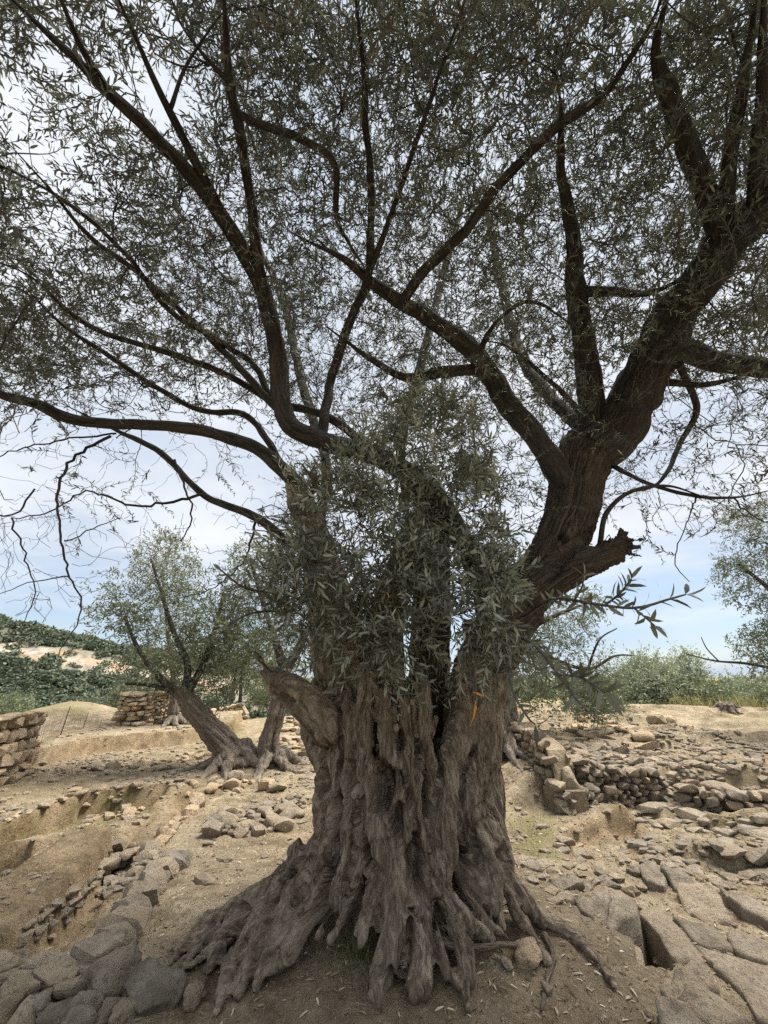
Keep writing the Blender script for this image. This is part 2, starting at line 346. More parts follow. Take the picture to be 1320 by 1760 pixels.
def soil_build(k):
    p = k.pos(); big = k.noise(p, 0.7, 5, 0.6); mid = k.noise(p, 4.5, 6, 0.65); fine = k.noise(p, 38, 5, 0.7); grit = k.noise(p, 150, 3, 0.6)
    s = k.math('ADD', k.math('MULTIPLY', mid, 0.55), k.math('MULTIPLY', fine, 0.45))
    c = k.ramp(s, [(0.38, (0.15, 0.112, 0.07)), (0.47, (0.335, 0.262, 0.168)), (0.54, (0.455, 0.365, 0.24)), (0.62, (0.66, 0.56, 0.40))])
    c = k.mix(k.ramp(big, [(0.42, (0, 0, 0)), (0.62, (0.55, 0.55, 0.55))]), c, (0.56, 0.46, 0.325)); c = k.mix(k.ramp(k.noise(p, 1.7, 6, 0.7), [(0.5, (0, 0, 0)), (0.6, (0.7, 0.7, 0.7))]), c, k.mix(1.0, c, (0.60, 0.60, 0.56), 'MULTIPLY'))
    A = k.attr('zone').outputs['Vector']; sx = k.n('SeparateXYZ'); k.l(A, sx.inputs[0])
    c = k.mix(k.math('MULTIPLY', sx.outputs['X'], k.ramp(mid, [(0.36, (0.15,) * 3), (0.62, (0.95,) * 3)])), c, (0.225, 0.215, 0.075))   # moss and short grass
    c = k.mix(k.math('MULTIPLY', sx.outputs['Y'], 0.65), c, k.mix(1.0, c, (0.78, 0.68, 0.58), 'MULTIPLY'))     # reddish baulk earth; same darker tone along the pit and scarp edges
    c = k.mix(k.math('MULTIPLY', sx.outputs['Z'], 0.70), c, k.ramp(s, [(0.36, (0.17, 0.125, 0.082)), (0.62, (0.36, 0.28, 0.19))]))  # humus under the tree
    vo = k.n('TexVoronoi'); vo.inputs['Scale'].default_value = 26; k.l(p, vo.inputs['Vector'])
    vo.inputs['Randomness'].default_value = 1.0
    fl = k.math('MULTIPLY', k.ramp(vo.outputs['Distance'], [(0.16, (1,) * 3), (0.24, (0,) * 3)]), k.ramp(mid, [(0.5, (0,) * 3), (0.58, (0.8,) * 3)]))
    c = k.mix(fl, c, (0.50, 0.43, 0.34))
    k.l(c, k.b.inputs['Base Color']); k.b.inputs['Roughness'].default_value = 0.96; k.b.inputs['Specular IOR Level'].default_value = 0.12
    h = k.math('ADD', k.math('ADD', k.math('MULTIPLY', fine, 0.8), k.math('MULTIPLY', grit, 0.35)), k.math('MULTIPLY', fl, 0.25))
    k.l(k.bump(h, 1.0, 0.07), k.b.inputs['Normal'])
M['soil'] = material('dry_soil', soil_build)
def hill_build(k):
    p = k.pos(); a = k.noise(p, 0.10, 6, 0.65); c = k.noise(p, 0.6, 6, 0.65); d = k.noise(p, 0.055, 3)
    base = k.ramp(c, [(0.34, (0.19, 0.16, 0.12)), (0.5, (0.37, 0.315, 0.25)), (0.66, (0.55, 0.49, 0.41))])
    base = k.mix(k.ramp(k.noise(p, 0.16, 4, 0.6), [(0.52, (0,) * 3), (0.62, (0.8,) * 3)]), base, (0.50, 0.27, 0.135))
    base = k.mix(k.math('MULTIPLY', k.ramp(a, [(0.28, (0.2,) * 3), (0.44, (0.95,) * 3)]), k.math('SUBTRACT', 1.0, k.attr('tint').outputs['Fac'])), base, (0.10, 0.115, 0.07))
    k.l(base, k.b.inputs['Base Color']); k.b.inputs['Roughness'].default_value = 0.95
    k.l(k.bump(c, 1.0, 0.8), k.b.inputs['Normal'])
M['hill'] = material('hillside_rock', hill_build)
M['metal'] = material('rusty_steel', lambda k: (k.l(k.ramp(k.noise(k.pos(), 14, 4), [(0.35, (0.05, 0.038, 0.03)), (0.7, (0.14, 0.085, 0.055))]), k.b.inputs['Base Color']), setattr(k.b.inputs['Roughness'], 'default_value', 0.75), setattr(k.b.inputs['Metallic'], 'default_value', 0.4)))

# ------------------------------------------------------------------ ground (one sheet to the horizon) and the hill across the valley
def build_ground():
    rad = np.concatenate([[0.02], np.geomspace(0.5, 2.2, 24), np.geomspace(2.25, 20, 430), np.geomspace(20.6, 4500, 70)])
    fine = np.radians(np.linspace(-56, 56, 560)); coarse = np.radians(np.linspace(56, 304, 62))[1:-1]
    ang = np.concatenate([fine, coarse]); RR, AA = np.meshgrid(rad, ang, indexing='ij')
    X = RR * np.sin(AA); Y = RR * np.cos(AA); x = X.ravel(); y = Y.ravel(); z = terrain(x, y); V = np.stack([x, y, z], -1)
    nr, na = RR.shape; _PG.update(r=rad, a=fine, z=z.reshape(nr, na)[:, :len(fine)]); i = np.arange(nr - 1)[:, None] * na; j = np.arange(na)[None, :]; k = (j + 1) % na
    Q = np.stack([i + j, i + na + j, i + na + k, i + k], -1).reshape(-1, 4)
    a = Acc(); a.add(V, [Q]); me = a.mesh('ground')
    zone = np.zeros((len(V), 3)); wob = n2(x, y, 1.3, 4, 8.8)
    moss = np.maximum(1 - sst(-0.25, 0.25, sdf_poly(x, y, POLY['green']) + 0.35 * wob), 0.75 * (1 - sst(-0.1, 0.1, sdf_poly(x, y, POLY['pit_a']) + 0.3 * wob)))
    moss = np.maximum(moss, 0.65 * sst(0.0, 0.35, n2(x, y, 0.42, 4, 21.0)) * sst(3.5, 5, np.hypot(x - TX, y - TY)))
    zone[:, 0] = np.clip(np.maximum(moss, sst(15, 24, np.hypot(x, y))), 0, 1)
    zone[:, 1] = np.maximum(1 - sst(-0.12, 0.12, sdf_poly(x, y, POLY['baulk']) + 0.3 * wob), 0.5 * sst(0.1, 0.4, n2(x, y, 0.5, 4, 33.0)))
    for key in ('pit_a', 'pit_b', 'high', 'trench', 'baulk', 'ridge', 'floor'): zone[:, 1] = np.maximum(zone[:, 1], 1 - sst(0.05, 0.16, np.abs(sdf_poly(x, y, POLY[key]) + 0.05 * wob)))  # darker, redder band following the pit and ledge outlines
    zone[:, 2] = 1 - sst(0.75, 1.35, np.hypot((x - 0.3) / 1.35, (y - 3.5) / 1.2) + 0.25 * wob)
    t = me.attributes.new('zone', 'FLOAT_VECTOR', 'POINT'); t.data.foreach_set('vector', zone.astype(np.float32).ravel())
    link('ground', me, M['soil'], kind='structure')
    xs = np.linspace(-190, 60, 150); ys = np.concatenate([np.linspace(30, 95, 80), np.linspace(98, 330, 30)])
    X, Y = np.meshgrid(xs, ys, indexing='ij'); x = X.ravel(); y = Y.ravel(); z = hill_h(x, y)
    ed = np.minimum.reduce([x + 190, 60 - x, y - 30, 330 - y]); z = z - 30 * (1 - sst(0, 14, ed))
    na = len(ys); i = np.arange(len(xs) - 1)[:, None] * na; j = np.arange(na - 1)[None, :]
    Q = np.stack([i + j, i + na + j, i + na + j + 1, i + j + 1], -1).reshape(-1, 4)
    hx, hy = project(np.stack([x, y, z], -1)); bare_rock = np.exp(-((hy - (1112 + 0.17 * hx)) / 17) ** 2)
    a = Acc(); a.add(np.stack([x, y, z], -1), [Q], None, bare_rock); link('hillside', a.mesh('hillside'), M['hill'], kind='structure')
build_ground()

# ------------------------------------------------------------------ skeleton growth shared by every tree
class Skel:
    def __init__(s): s.p = []; s.t = []; s.r = []
    def add(s, pts, rad, skip=0):
        T = tangents(pts)
        for a, b, c in list(zip(pts, T, np.broadcast_to(rad, (len(pts),))))[skip:]: s.p.append(a); s.t.append(b); s.r.append(c)
    def kd(s):
        k = kdtree.KDTree(len(s.p))
        for i, q in enumerate(s.p): k.insert(q, i)
        k.balance(); return k
def grow(sk, targets, rscale, rmax, rmin, step, wob, droop=0.0, batch=60, tmax=9, minlen=0.08):
    targets = np.asarray(targets); k = sk.kd(); d0 = np.array([k.find(q)[2] for q in targets]); order = np.argsort(d0); paths = []
    for b in range(0, len(order), batch):
        k = sk.kd()
        for idx in order[b:b + batch]:
            q = targets[idx]; best = None
            for co, i, dist in k.find_n(q, 6):
                d = unit(q - sk.p[i]); c = float(d @ sk.t[i]); cost = dist * (1.35 - 0.45 * c) + 0.02 * random.random()
                if best is None or cost < best[0]: best = (cost, i, dist)
            _, i, dist = best
            if dist < minlen or dist > tmax: continue
            a = sk.p[i]; d = unit(q - a); t = unit(d * 0.55 + sk.t[i] * 0.75 + rng.normal(size=3) * 0.25)
            n = max(3, int(dist / step)); s = np.linspace(0, 1, n + 1)[:, None]
            c1 = a + t * dist * 0.45; pts = (1 - s) ** 2 * a + 2 * s * (1 - s) * c1 + s ** 2 * q
            w = rng.normal(size=(n + 1, 3)) * wob * dist; w = np.cumsum(w, 0) / math.sqrt(n); w -= s * w[-1]; pts = pts + w
            pts[:, 2] -= droop * dist * (s[:, 0] ** 2)
            r0 = min(rmax, max(rmin * 1.3, min(0.62 * sk.r[i], rscale * dist))); rad = r0 + (rmin - r0) * s[:, 0] ** 0.8
            paths.append((pts, rad)); sk.add(pts, rad, 1)
    return paths
def batch_tubes(acc, P_, r0, r1):              # m thin three-sided tubes at once, P_ is (m, n, 3)
    m, n, _ = P_.shape; T = unit(np.gradient(P_, axis=1)); ref = unit(rng.normal(size=(m, 1, 3))); A = unit(np.cross(T, ref)); B = np.cross(T, A)
    th = np.array([0, 2.094, 4.189]); rad = np.linspace(r0, r1, n)[None, :, None, None]
    V = P_[:, :, None, :] + rad * (A[:, :, None, :] * np.cos(th)[:, None] + B[:, :, None, :] * np.sin(th)[:, None])
    b = (np.arange(m) * n * 3)[:, None, None]; i = (np.arange(n - 1) * 3)[None, :, None]; j = np.arange(3)[None, None, :]; k = (j + 1) % 3
    acc.add(V.reshape(-1, 3), [np.stack([b + i + j, b + i + k, b + i + k + 3, b + i + j + 3], -1).reshape(-1, 4)])
def leafy(acc_l, acc_t, kd, sk, samples, ln, gap, outward, tint0=0.45, wide=0.2, trad=0.0022, ext=0.5, lenmin=0.16, maxlen=0.5):
    """a leafy shoot from the nearest wood to every sample point, leaves in opposite pairs"""
    q = np.asarray(samples); m = len(q); idx = np.array([kd.find(v)[1] for v in q]); SP_ = np.array(sk.p)[idx]; ST_ = np.array(sk.t)[idx]
    d = q - SP_; dist = np.linalg.norm(d, axis=1)[:, None]; a = np.where(dist > maxlen + 0.2, q - unit(d) * maxlen, SP_); d = q - a
    tgt = q + (unit(d) * 0.5 + unit(q - outward) * 0.35 + rng.normal(size=(m, 3)) * 0.35 + np.array([0, 0, -0.12])) * ext * rng.uniform(0.2, 0.45, (m, 1))
    L_ = np.linalg.norm(tgt - a, axis=1)[:, None]; tgt = np.where(L_ < lenmin, a + unit(tgt - a) * lenmin, tgt); L_ = np.maximum(L_, lenmin)
    n = 5; s = np.linspace(0, 1, n + 1)[None, :, None]; c1 = a + unit(ST_ + rng.normal(size=(m, 3)) * 0.5) * L_ * 0.35 + (tgt - a) * 0.25
    pts = (1 - s) ** 2 * a[:, None] + 2 * s * (1 - s) * c1[:, None] + s ** 2 * tgt[:, None]
    if acc_t is not None: batch_tubes(acc_t, pts, trad * 1.5, trad * 0.7)
    npair = np.clip((L_[:, 0] * 0.8 / gap).astype(int), 3, 14); tw = tint0 + rng.normal(size=m) * 0.17
    who = np.repeat(np.arange(m), npair); st = np.concatenate([[0], np.cumsum(npair)[:-1]]); loc = np.arange(len(who)) - np.repeat(st, npair)
    f = 0.2 + 0.8 * (loc / (npair[who] - 1)); x = f * n; j = np.minimum(x.astype(int), n - 1); fr = (x - j)[:, None]
    p0 = pts[who, j]; p1 = pts[who, j + 1]; pp = p0 * (1 - fr) + p1 * fr; tt = unit(p1 - p0)
    side = unit(np.cross(tt, unit(rng.normal(size=(m, 3)))[who])); side = np.where((loc % 2 == 1)[:, None], np.cross(tt, side), side); k = len(who)
    for sg in (1, -1):
        dd = unit(tt * rng.uniform(0.55, 1.1, (k, 1)) + sg * side * 0.75 + rng.normal(size=(k, 3)) * 0.2); ll = ln * rng.uniform(0.5, 1.3, k)
        leaves(acc_l, pp, dd, unit(tt * 0.8 + rng.normal(size=(k, 3)) * 0.5 + np.array([0, 0, 0.4])), ll, ll * wide * rng.uniform(0.8, 1.25, k), np.clip(tw[who] + rng.normal(size=k) * 0.17, 0, 0.96))
def strand_mesh(name, strands, voxel, disp=0.012, pits=(), mat='bark', living=(), axes=(0,), grain=0.25, groove=0.034):
    """fuse many root and stem strands into one continuous trunk skin, then roughen it along the grain"""
    a = Acc(); nodes = []
    for si, st in enumerate(strands):
        p = smooth_path(st, 0.05); tube(a, p[:, :3], p[:, 3], 12, 0.0, seed=si * 1.7)
        arc = np.concatenate([[0], np.cumsum(np.linalg.norm(np.diff(p[:, :3], axis=0), axis=1))])
        for q, t, s in zip(p, tangents(p[:, :3]), arc): nodes.append((q[:3], t, s, si, q[3]))
    me = a.mesh(name + '_raw'); o = bpy.data.objects.new('tmp', me); col.objects.link(o)
    md = o.modifiers.new('r', 'REMESH'); md.mode = 'VOXEL'; md.voxel_size = voxel
    sm = o.modifiers.new('s', 'SMOOTH'); sm.factor = 0.5; sm.iterations = 1
    dg = bpy.context.evaluated_depsgraph_get(); me2 = bpy.data.meshes.new_from_object(o.evaluated_get(dg))
    bpy.data.objects.remove(o); bpy.data.meshes.remove(me)
    nv = len(me2.vertices); V = np.empty(nv * 3, np.float32); me2.vertices.foreach_get('co', V); V = V.reshape(-1, 3).astype(float)
    Nn = np.empty(nv * 3, np.float32); me2.vertices.foreach_get('normal', Nn); Nn = Nn.reshape(-1, 3).astype(float)
    k = kdtree.KDTree(len(nodes))
    for i, nd in enumerate(nodes): k.insert(nd[0], i)
    k.balance(); idx = np.array([k.find(q)[1] for q in V])
    NP = np.array([n[0] for n in nodes]); NT = np.array([n[1] for n in nodes]); NS = np.array([n[2] for n in nodes]); NI = np.array([n[3] for n in nodes])
    d = V - NP[idx]; al = (d * NT[idx]).sum(1); perp = d - NT[idx] * al[:, None]
    # grain coordinates: round the nearest axis and along it, running out along the root flare
    keep = np.nonzero(np.isin(NI, np.array(axes)))[0]; low = np.nonzero(NI == axes[0])[0]
    def near(ix, Q):
        kk = kdtree.KDTree(len(ix))
        for n_, i in enumerate(ix): kk.insert(NP[i], n_)
        kk.balance(); return ix[np.array([kk.find(q)[1] for q in Q])]
    ax = near(low, V); hi = np.isin(NI[idx], np.array(axes[1:] + list(living), int)) if len(axes) > 1 else np.zeros(nv, bool)
    if len(axes) > 1 and hi.any(): ax[hi] = near(keep, V[hi])
    d = V - NP[ax]; al = (d * NT[ax]).sum(1); perp = d - NT[ax] * al[:, None]; pr = np.linalg.norm(perp, axis=1)
    sgn = np.where(NT[ax][:, 2] > 0, 1.0, -1.0)
    bk = unit(perp) * (grain * (1 + 0.12 * fbm(V * 2.5 + 7, 2)))[:, None] * np.where(pr < grain, pr / grain * 0.5 + 0.5, 1)[:, None] + np.stack([NI[ax] * 0.9, NI[ax] * 0.4, ((NS[ax] + al) * sgn - 0.9 * pr) * 0.13], -1) + 0.012 * np.stack([fbm(V * 7 + c * 11, 2) for c in range(3)], -1)
    g1 = fbm(bk * np.array([26, 26, 26]), 3); g2 = fbm(V * 5.0, 3); g3 = fbm(bk * np.array([52, 52, 56]) + 9, 2); g4 = fbm(bk * np.array([34, 34, 30]) + 4, 2)
    V = V + Nn * (disp * (1.5 * g1 + 0.8 * g3 - 0.8 * np.maximum(0, 0.16 - np.abs(g4)) / 0.16 * 0.8) + disp * 1.6 * g2)[:, None]
    NR = np.array([n[4] for n in nodes]); f1 = np.full(nv, 9.0); f2 = np.full(nv, 9.0)      # crevices where one strand meets the next
    for vi, q in enumerate(V):
        best = {}
        for co, i, dist in k.find_n(q, 14):
            e = dist - NR[i]; j = NI[i]
            if e < best.get(j, 9.0): best[j] = e
        o_ = sorted(best.values()); f1[vi] = o_[0]
        if len(o_) > 1: f2[vi] = o_[1]
    gw = np.exp(-((f2 - f1) / min(groove * 0.42, 0.028)) ** 2) * np.clip(0.75 + 0.8 * fbm(V * 3.1 + 17, 2), 0.1, 1.2); V = V - Nn * (gw * np.minimum(groove, 0.92 * NR[idx]) * (0.72 + 0.28 * sst(0.25, 0.6, V[:, 2])))[:, None]
    for c, rx, rz, dep, direction in pits:     # rot holes: dents pressed into the wood
        e = V - np.asarray(c); dirn = unit(direction); ax = e @ dirn; pr = e - ax[:, None] * dirn
        q = np.sqrt((pr[:, 0] ** 2 + pr[:, 1] ** 2) / rx ** 2 + pr[:, 2] ** 2 / rz ** 2) * (1 + 0.45 * fbm(V * 9.0 + 3, 2)); w = (1 - sst(0.35, 1.0, q)) * (np.abs(ax) < 0.35)
        V = V + dirn * (w * dep)[:, None]
        rim = np.exp(-((q - 1.15) / 0.22) ** 2) * (np.abs(ax) < 0.3) * 0.016; V = V - dirn * rim[:, None]
    me2.vertices.foreach_set('co', V.astype(np.float32).ravel())
    t = me2.attributes.new('bark', 'FLOAT_VECTOR', 'POINT'); t.data.foreach_set('vector', bk.astype(np.float32).ravel())
    lv = np.isin(NI[idx], np.array(list(living), int)).astype(np.float32); t = me2.attributes.new('tint', 'FLOAT', 'POINT'); t.data.foreach_set('value', lv)
    me2.polygons.foreach_set('use_smooth', np.ones(len(me2.polygons), bool)); me2.materials.clear(); me2.materials.append(M[mat]); me2.update(); me2.name = name
    return me2

# ------------------------------------------------------------------ the great olive
olive = thing('olive_tree', 'huge ancient olive with broad fluted hollow trunk and spreading roots on bare mound', 'tree', None)
GZ = tz(TX, TY)
def env_r(z, th):                              # envelope of the trunk: radius at height z, direction th (0 = +X, -pi/2 = towards the photographer)
    cx, sy = math.cos(th), math.sin(th)
    waist = 0.70 * (1 if cx > 0 else 0.96) * abs(cx) + 0.55 * abs(sy)
    waist = math.hypot(0.645 * cx, 0.53 * sy)
    fl = math.exp(-max(z, 0) / 0.24); k = 0.60 + 0.30 * max(0, -cx) - 0.10 * max(0, cx)
    return waist + k * fl
def on_trunk(x, y, inset=0.0):                 # where a pixel's ray meets that envelope
    o = np.array([0, 0, H]); d = unit(ray(x, y)); t = 1.6; best = (9.0, None)
    while t < 6:
        p = o + d * t; z = p[2] - 0.12; g = tz(p[0], p[1])
        dx, dy = p[0] - TX, p[1] - TY; e = math.hypot(dx, dy) - env_r(p[2] - g, math.atan2(dy, dx)) + inset
        if e < best[0]: best = (e, p)
        if p[2] < g + 0.02: return np.array([p[0], p[1], g + 0.02]) if p[1] < TY - 0.15 or best[0] > 0.3 else best[1]
        if e < 0: return p
        if p[1] > TY + 0.5 and best[0] < 0.3: return best[1]
        t += 0.02
    return P(x, y, TY)
def S(pts, inset=0.03):                        # (x, y, width in pixels) along the trunk's surface
    o = []
    for x, y, w in pts:
        p = on_trunk(x, y, inset); o.append([*p, 0.5 * w * np.linalg.norm(p - [0, 0, H]) / F / math.sqrt(1 + ((x - 660) / F) ** 2 + ((880 - y) / F) ** 2) ** 0.6])
    return np.array(o)
def D(pts):                                    # (x, y, depth, width in pixels)
    return np.array([[*P(x, y, d), 0.5 * w * pxm(y, d)] for x, y, d, w in pts])
def reach(x, y): return 3.6 + 1.2 * min(1.0, max(0.0, y / 700.0)) + 0.5 * min(1.0, max(0.0, (x - 800) / 300.0))
def DL(pts):                                   # the same, but no further from the eye than the limbs of a tree this size
    o = []
    for x, y, d, w in pts:
        p = P(x, y, d); t = np.linalg.norm(p - [0, 0, H]); c = reach(x, y)
        if d < 4.35 and t > c: d = d * (c / t)
        o.append([*P(x, y, d), 0.5 * w * pxm(y, d)])
    return np.array(o)
ST = []
traced = [
    [(636, 1150, 40), (628, 1214, 40), (624, 1289, 42), (640, 1385, 52), (655, 1430, 62), (670, 1479, 62), (677, 1525, 58), (682, 1580, 58), (672, 1632, 52), (658, 1675, 44), (652, 1722, 36)],
    [(684, 1560, 36), (708, 1600, 44), (722, 1650, 46), (712, 1708, 42)],
    [(800, 1180, 40), (786, 1270, 48), (760, 1384, 50), (757, 1460, 52), (760, 1520, 52), (787, 1573, 46), (848, 1615, 28)],
    [(762, 1530, 40), (778, 1590, 38), (800, 1650, 34), (797, 1715, 24)],
    [(752, 1600, 26), (765, 1660, 26), (790, 1700, 22), (806, 1735, 16)],
    [(842, 1180, 40), (836, 1250, 44), (835, 1312, 44), (842, 1384, 44), (858, 1460, 42), (874, 1510, 36), (906, 1558, 28), (958, 1596, 22), (1006, 1630, 18), (1056, 1694, 12)],
    [(866, 1500, 28), (884, 1560, 24), (920, 1610, 18), (945, 1660, 12)],
    [(828, 1420, 60), (838, 1480, 60), (842, 1530, 50), (850, 1570, 40)],
    [(545, 1180, 44), (540, 1250, 46), (563, 1325, 44), (560, 1400, 44), (546, 1450, 42), (492, 1500, 38), (430, 1540, 34), (375, 1576, 30), (328, 1616, 24), (283, 1668, 16)],
    [(575, 1200, 36), (577, 1287, 38), (577, 1362, 40), (562, 1419, 42), (549, 1475, 44), (551, 1509, 44), (536, 1557, 40), (512, 1602, 36), (493, 1644, 32), (462, 1668, 24)],
    [(604, 1200, 34), (607, 1306, 34), (604, 1362, 36), (604, 1419, 36), (600, 1475, 34), (580, 1531, 32), (596, 1569, 28), (566, 1618, 18)],
    [(619, 1362, 34), (626, 1419, 36), (622, 1475, 36), (615, 1512, 34), (607, 1550, 32), (600, 1615, 24)],
    [(652, 1500, 30), (636, 1542, 30), (628, 1587, 28), (619, 1632, 22)],
    [(661, 1180, 34), (664, 1260, 36), (676, 1330, 38), (690, 1390, 40), (700, 1450, 34), (712, 1510, 30)],
    [(690, 1200, 38), (700, 1280, 40), (712, 1340, 40), (716, 1400, 42), (724, 1460, 40), (722, 1520, 34), (734, 1580, 28), (742, 1640, 20)],
    [(722, 1170, 30), (732, 1250, 36), (738, 1340, 32), (740, 1400, 34), (736, 1440, 34)],
    [(818, 1200, 40), (806, 1300, 48), (800, 1400, 48), (812, 1450, 40), (815, 1520, 38), (826, 1570, 28), (870, 1610, 16)],
    # the tangle of roots falling to the left
    [(556, 1430, 30), (508, 1480, 32), (455, 1530, 30), (405, 1580, 28), (372, 1640, 24), (345, 1700, 16)],
    [(540, 1470, 30), (490, 1520, 32), (440, 1580, 30), (410, 1640, 28), (385, 1700, 24), (370, 1745, 18)],
    [(530, 1500, 30), (484, 1550, 32), (450, 1610, 32), (430, 1660, 30), (405, 1720, 24)],
    [(522, 1450, 26), (470, 1510, 26), (420, 1545, 24), (380, 1600, 22), (330, 1640, 18), (300, 1690, 12)],
    [(500, 1550, 26), (470, 1600, 28), (455, 1650, 28), (440, 1700, 22)],
    [(440, 1530, 20), (390, 1560, 20), (350, 1600, 18), (318, 1625, 14), (285, 1640, 10)],
    [(560, 1500, 24), (545, 1540, 24), (520, 1560, 24), (480, 1620, 24), (470, 1670, 18)],
]
def knobbly(st, amp=0.28, wob=0.022):          # living wood: swelling and wandering along its length
    p = smooth_path(st, 0.07); n = len(p); k = random.random() * 90; i = np.arange(n) * 0.33
    p[:, 3] *= 1 + amp * fbm(np.column_stack([i, np.full(n, k), np.full(n, 1.5)]), 2); 
    for c in range(3): p[1:-1, c] += wob * fbm(np.column_stack([i, np.full(n, k + 9), np.full(n, c * 5.5)]), 2)[1:-1]
    return p
for ti, t in enumerate(traced):
    if ti not in (0, 1, 3): t[-1] = (t[-1][0], t[-1][1], t[-1][2] * 0.45)
    t = [(x, y, w * 0.9) for x, y, w in t]; ST.append(knobbly(S(t, (-0.04 if ti > 16 else -0.015) if ti not in (2, 14, 15, 16) else 0.02)))
def between(i, j, f, w, trim=(0, 1), jx=7, inset=0.05):    # a finer strand running between two traced ones
    a, b = [smooth_path(np.array([[x, y, 0.0, w_] for x, y, w_ in traced[k]], float), 12) for k in (i, j)]; m = 9; q = []; ph = random.random() * 6
    for u in np.linspace(trim[0], trim[1], m):
        A = a[int(u * (len(a) - 1))]; B = b[int(u * (len(b) - 1))]; ff = f + 0.25 * math.sin(u * 5 + ph); c = A * (1 - ff) + B * ff; c[0] = max(c[0], 556) if c[1] < 1430 else c[0]; q.append((c[0] + random.uniform(-jx, jx), c[1] + random.uniform(-jx, jx) * 0.6, w * random.uniform(0.75, 1.25) * (1 - 0.4 * u)))
    return knobbly(S(q, inset), 0.2, 0.014)
left = [8, 17, 18, 19, 20, 21, 22, 23, 9]
for k_ in range(26):
    i, j = random.sample(left, 2); t0 = random.uniform(0, 0.15); ST.append(between(i, j, random.uniform(0.1, 0.9), random.uniform(9, 18), (t0, random.uniform(0.85, 1)), 5, random.uniform(-0.02, 0.07)))
for i, j, n_ in ((8, 9, 3), (9, 10, 3), (10, 11, 2), (11, 0, 3), (0, 13, 3), (13, 14, 3), (14, 2, 3), (2, 5, 3), (2, 16, 2), (16, 5, 2), (0, 14, 2)):
    for k_ in range((n_ + 1) // 2): t0 = random.uniform(0, 0.4); ST.append(between(i, j, random.uniform(0.2, 0.8), random.uniform(13, 26), (t0, random.uniform(0.6, 0.98)), 4))
for k_ in range(20):                           # strands round the back
    th = random.uniform(0.45, math.pi - 0.55); tw = random.uniform(-0.25, 0.25); pts = []; rt = random.uniform(0.045, 0.085)
    for z in (-0.08, 0.02, 0.12, 0.28, 0.5, 0.8, 1.1, 1.45):
        a = th + tw * (z / 1.4) + random.uniform(-0.05, 0.05); r = 0.55 * env_r(z, a) + 0.45 * env_r(9, a) - 0.07 + random.uniform(-0.03, 0.02)
        gx, gy = TX + r * math.cos(a), TY + r * math.sin(a)
        pts.append([gx, gy, max(tz(gx, gy) - 0.03, z + 0.10) if z < 0.1 else z + 0.16, rt * (0.7 + 0.5 * math.exp(-abs(z - 0.35) * 2)) * random.uniform(0.8, 1.15)])
    ST.append(np.array(pts))
# solid heart behind the strands
ST.append(np.array([[TX - 0.15, TY, -0.15, 0.46], [TX - 0.15, TY, 0.25, 0.34], [TX - 0.17, TY, 0.6, 0.25], [TX - 0.18, TY, 1.0, 0.24], [TX - 0.22, TY, 1.3, 0.30]]))
ST.append(np.array([[TX + 0.25, TY, -0.15, 0.44], [TX + 0.26, TY, 0.25, 0.33], [TX + 0.28, TY, 0.6, 0.24], [TX + 0.34, TY, 0.95, 0.2]]))
ST.append(np.array([[TX - 0.55, TY - 0.25, -0.15, 0.28], [TX - 0.45, TY - 0.15, 0.15, 0.2], [TX - 0.35, TY, 0.5, 0.16]]))
ST.append(np.array([[TX, TY, -0.3, 0.05], [TX, TY, 0.5, 0.05], [TX, TY, 1.2, 0.05], [TX, TY, 2.4, 0.02]])); AX0 = len(ST) - 1
LIV = [len(ST), len(ST) + 1, len(ST) + 2]
# the stems
ST.append(D([(800, 1420, 3.62, 85), (808, 1300, 3.66, 98), (818, 1200, 3.70, 100), (848, 1110, 3.74, 98), (895, 1035, 3.76, 90), (945, 970, 3.78, 88), (978, 895, 3.8, 86), (990, 830, 3.8, 88), (1010, 770, 3.8, 90)]))
ST.append(D([(832, 1400, 3.75, 70), (828, 1300, 3.80, 70), (838, 1200, 3.82, 66), (862, 1120, 3.82, 60), (920, 1030, 3.8, 50)]))
ST.append(D([(735, 1400, 4.0, 80), (735, 1280, 4.0, 78), (738, 1150, 4.0, 70), (742, 1000, 3.95, 62), (742, 900, 3.8, 56), (725, 830, 3.6, 48)]))
ST.append(D([(600, 1330, 3.75, 110), (592, 1200, 3.75, 112), (580, 1100, 3.78, 95), (556, 990, 3.8, 70), (528, 890, 3.75, 52), (505, 830, 3.7, 36)]))
ST.append(D([(660, 1330, 3.7, 90), (655, 1200, 3.72, 90), (655, 1100, 3.75, 70), (690, 980, 3.75, 55), (720, 890, 3.7, 45)]))
ST.append(D([(590, 1280, 3.55, 70), (553, 1232, 3.45, 66), (513, 1198, 3.38, 62), (482, 1176, 3.34, 52), (462, 1154, 3.33, 28)]))           # broken stump of a lost limb
for dx, dy, w in ((-18, -22, 13), (-8, 10, 22), (4, 16, 20), (20, 24, 22)): ST.append(D([(500 + dx, 1190 + dy, 3.33, w * 1.6), (475 + dx, 1168 + dy, 3.28, w), (455 + dx, 1143 + dy, 3.26, w * 0.4)]))
ST.append(D([(915, 1030, 3.72, 60), (965, 988, 3.66, 58), (1015, 962, 3.6, 52), (1060, 942, 3.54, 48)]))                                     # snapped limb over the terrace
for a, b, w in ((1068, 910, 13), (1112, 926, 9), (1098, 940, 20), (1090, 928, 22), (1103, 956, 10), (1078, 915, 16)): ST.append(D([(1030, 948, 3.57, w * 1.6), (1062, 0.5 * (940 + b), 3.53, w * 1.3), (a, b, 3.5, w * 0.35)]))
toward = lambda c: unit(np.array([TX - c[0], TY - c[1], 0.0]))
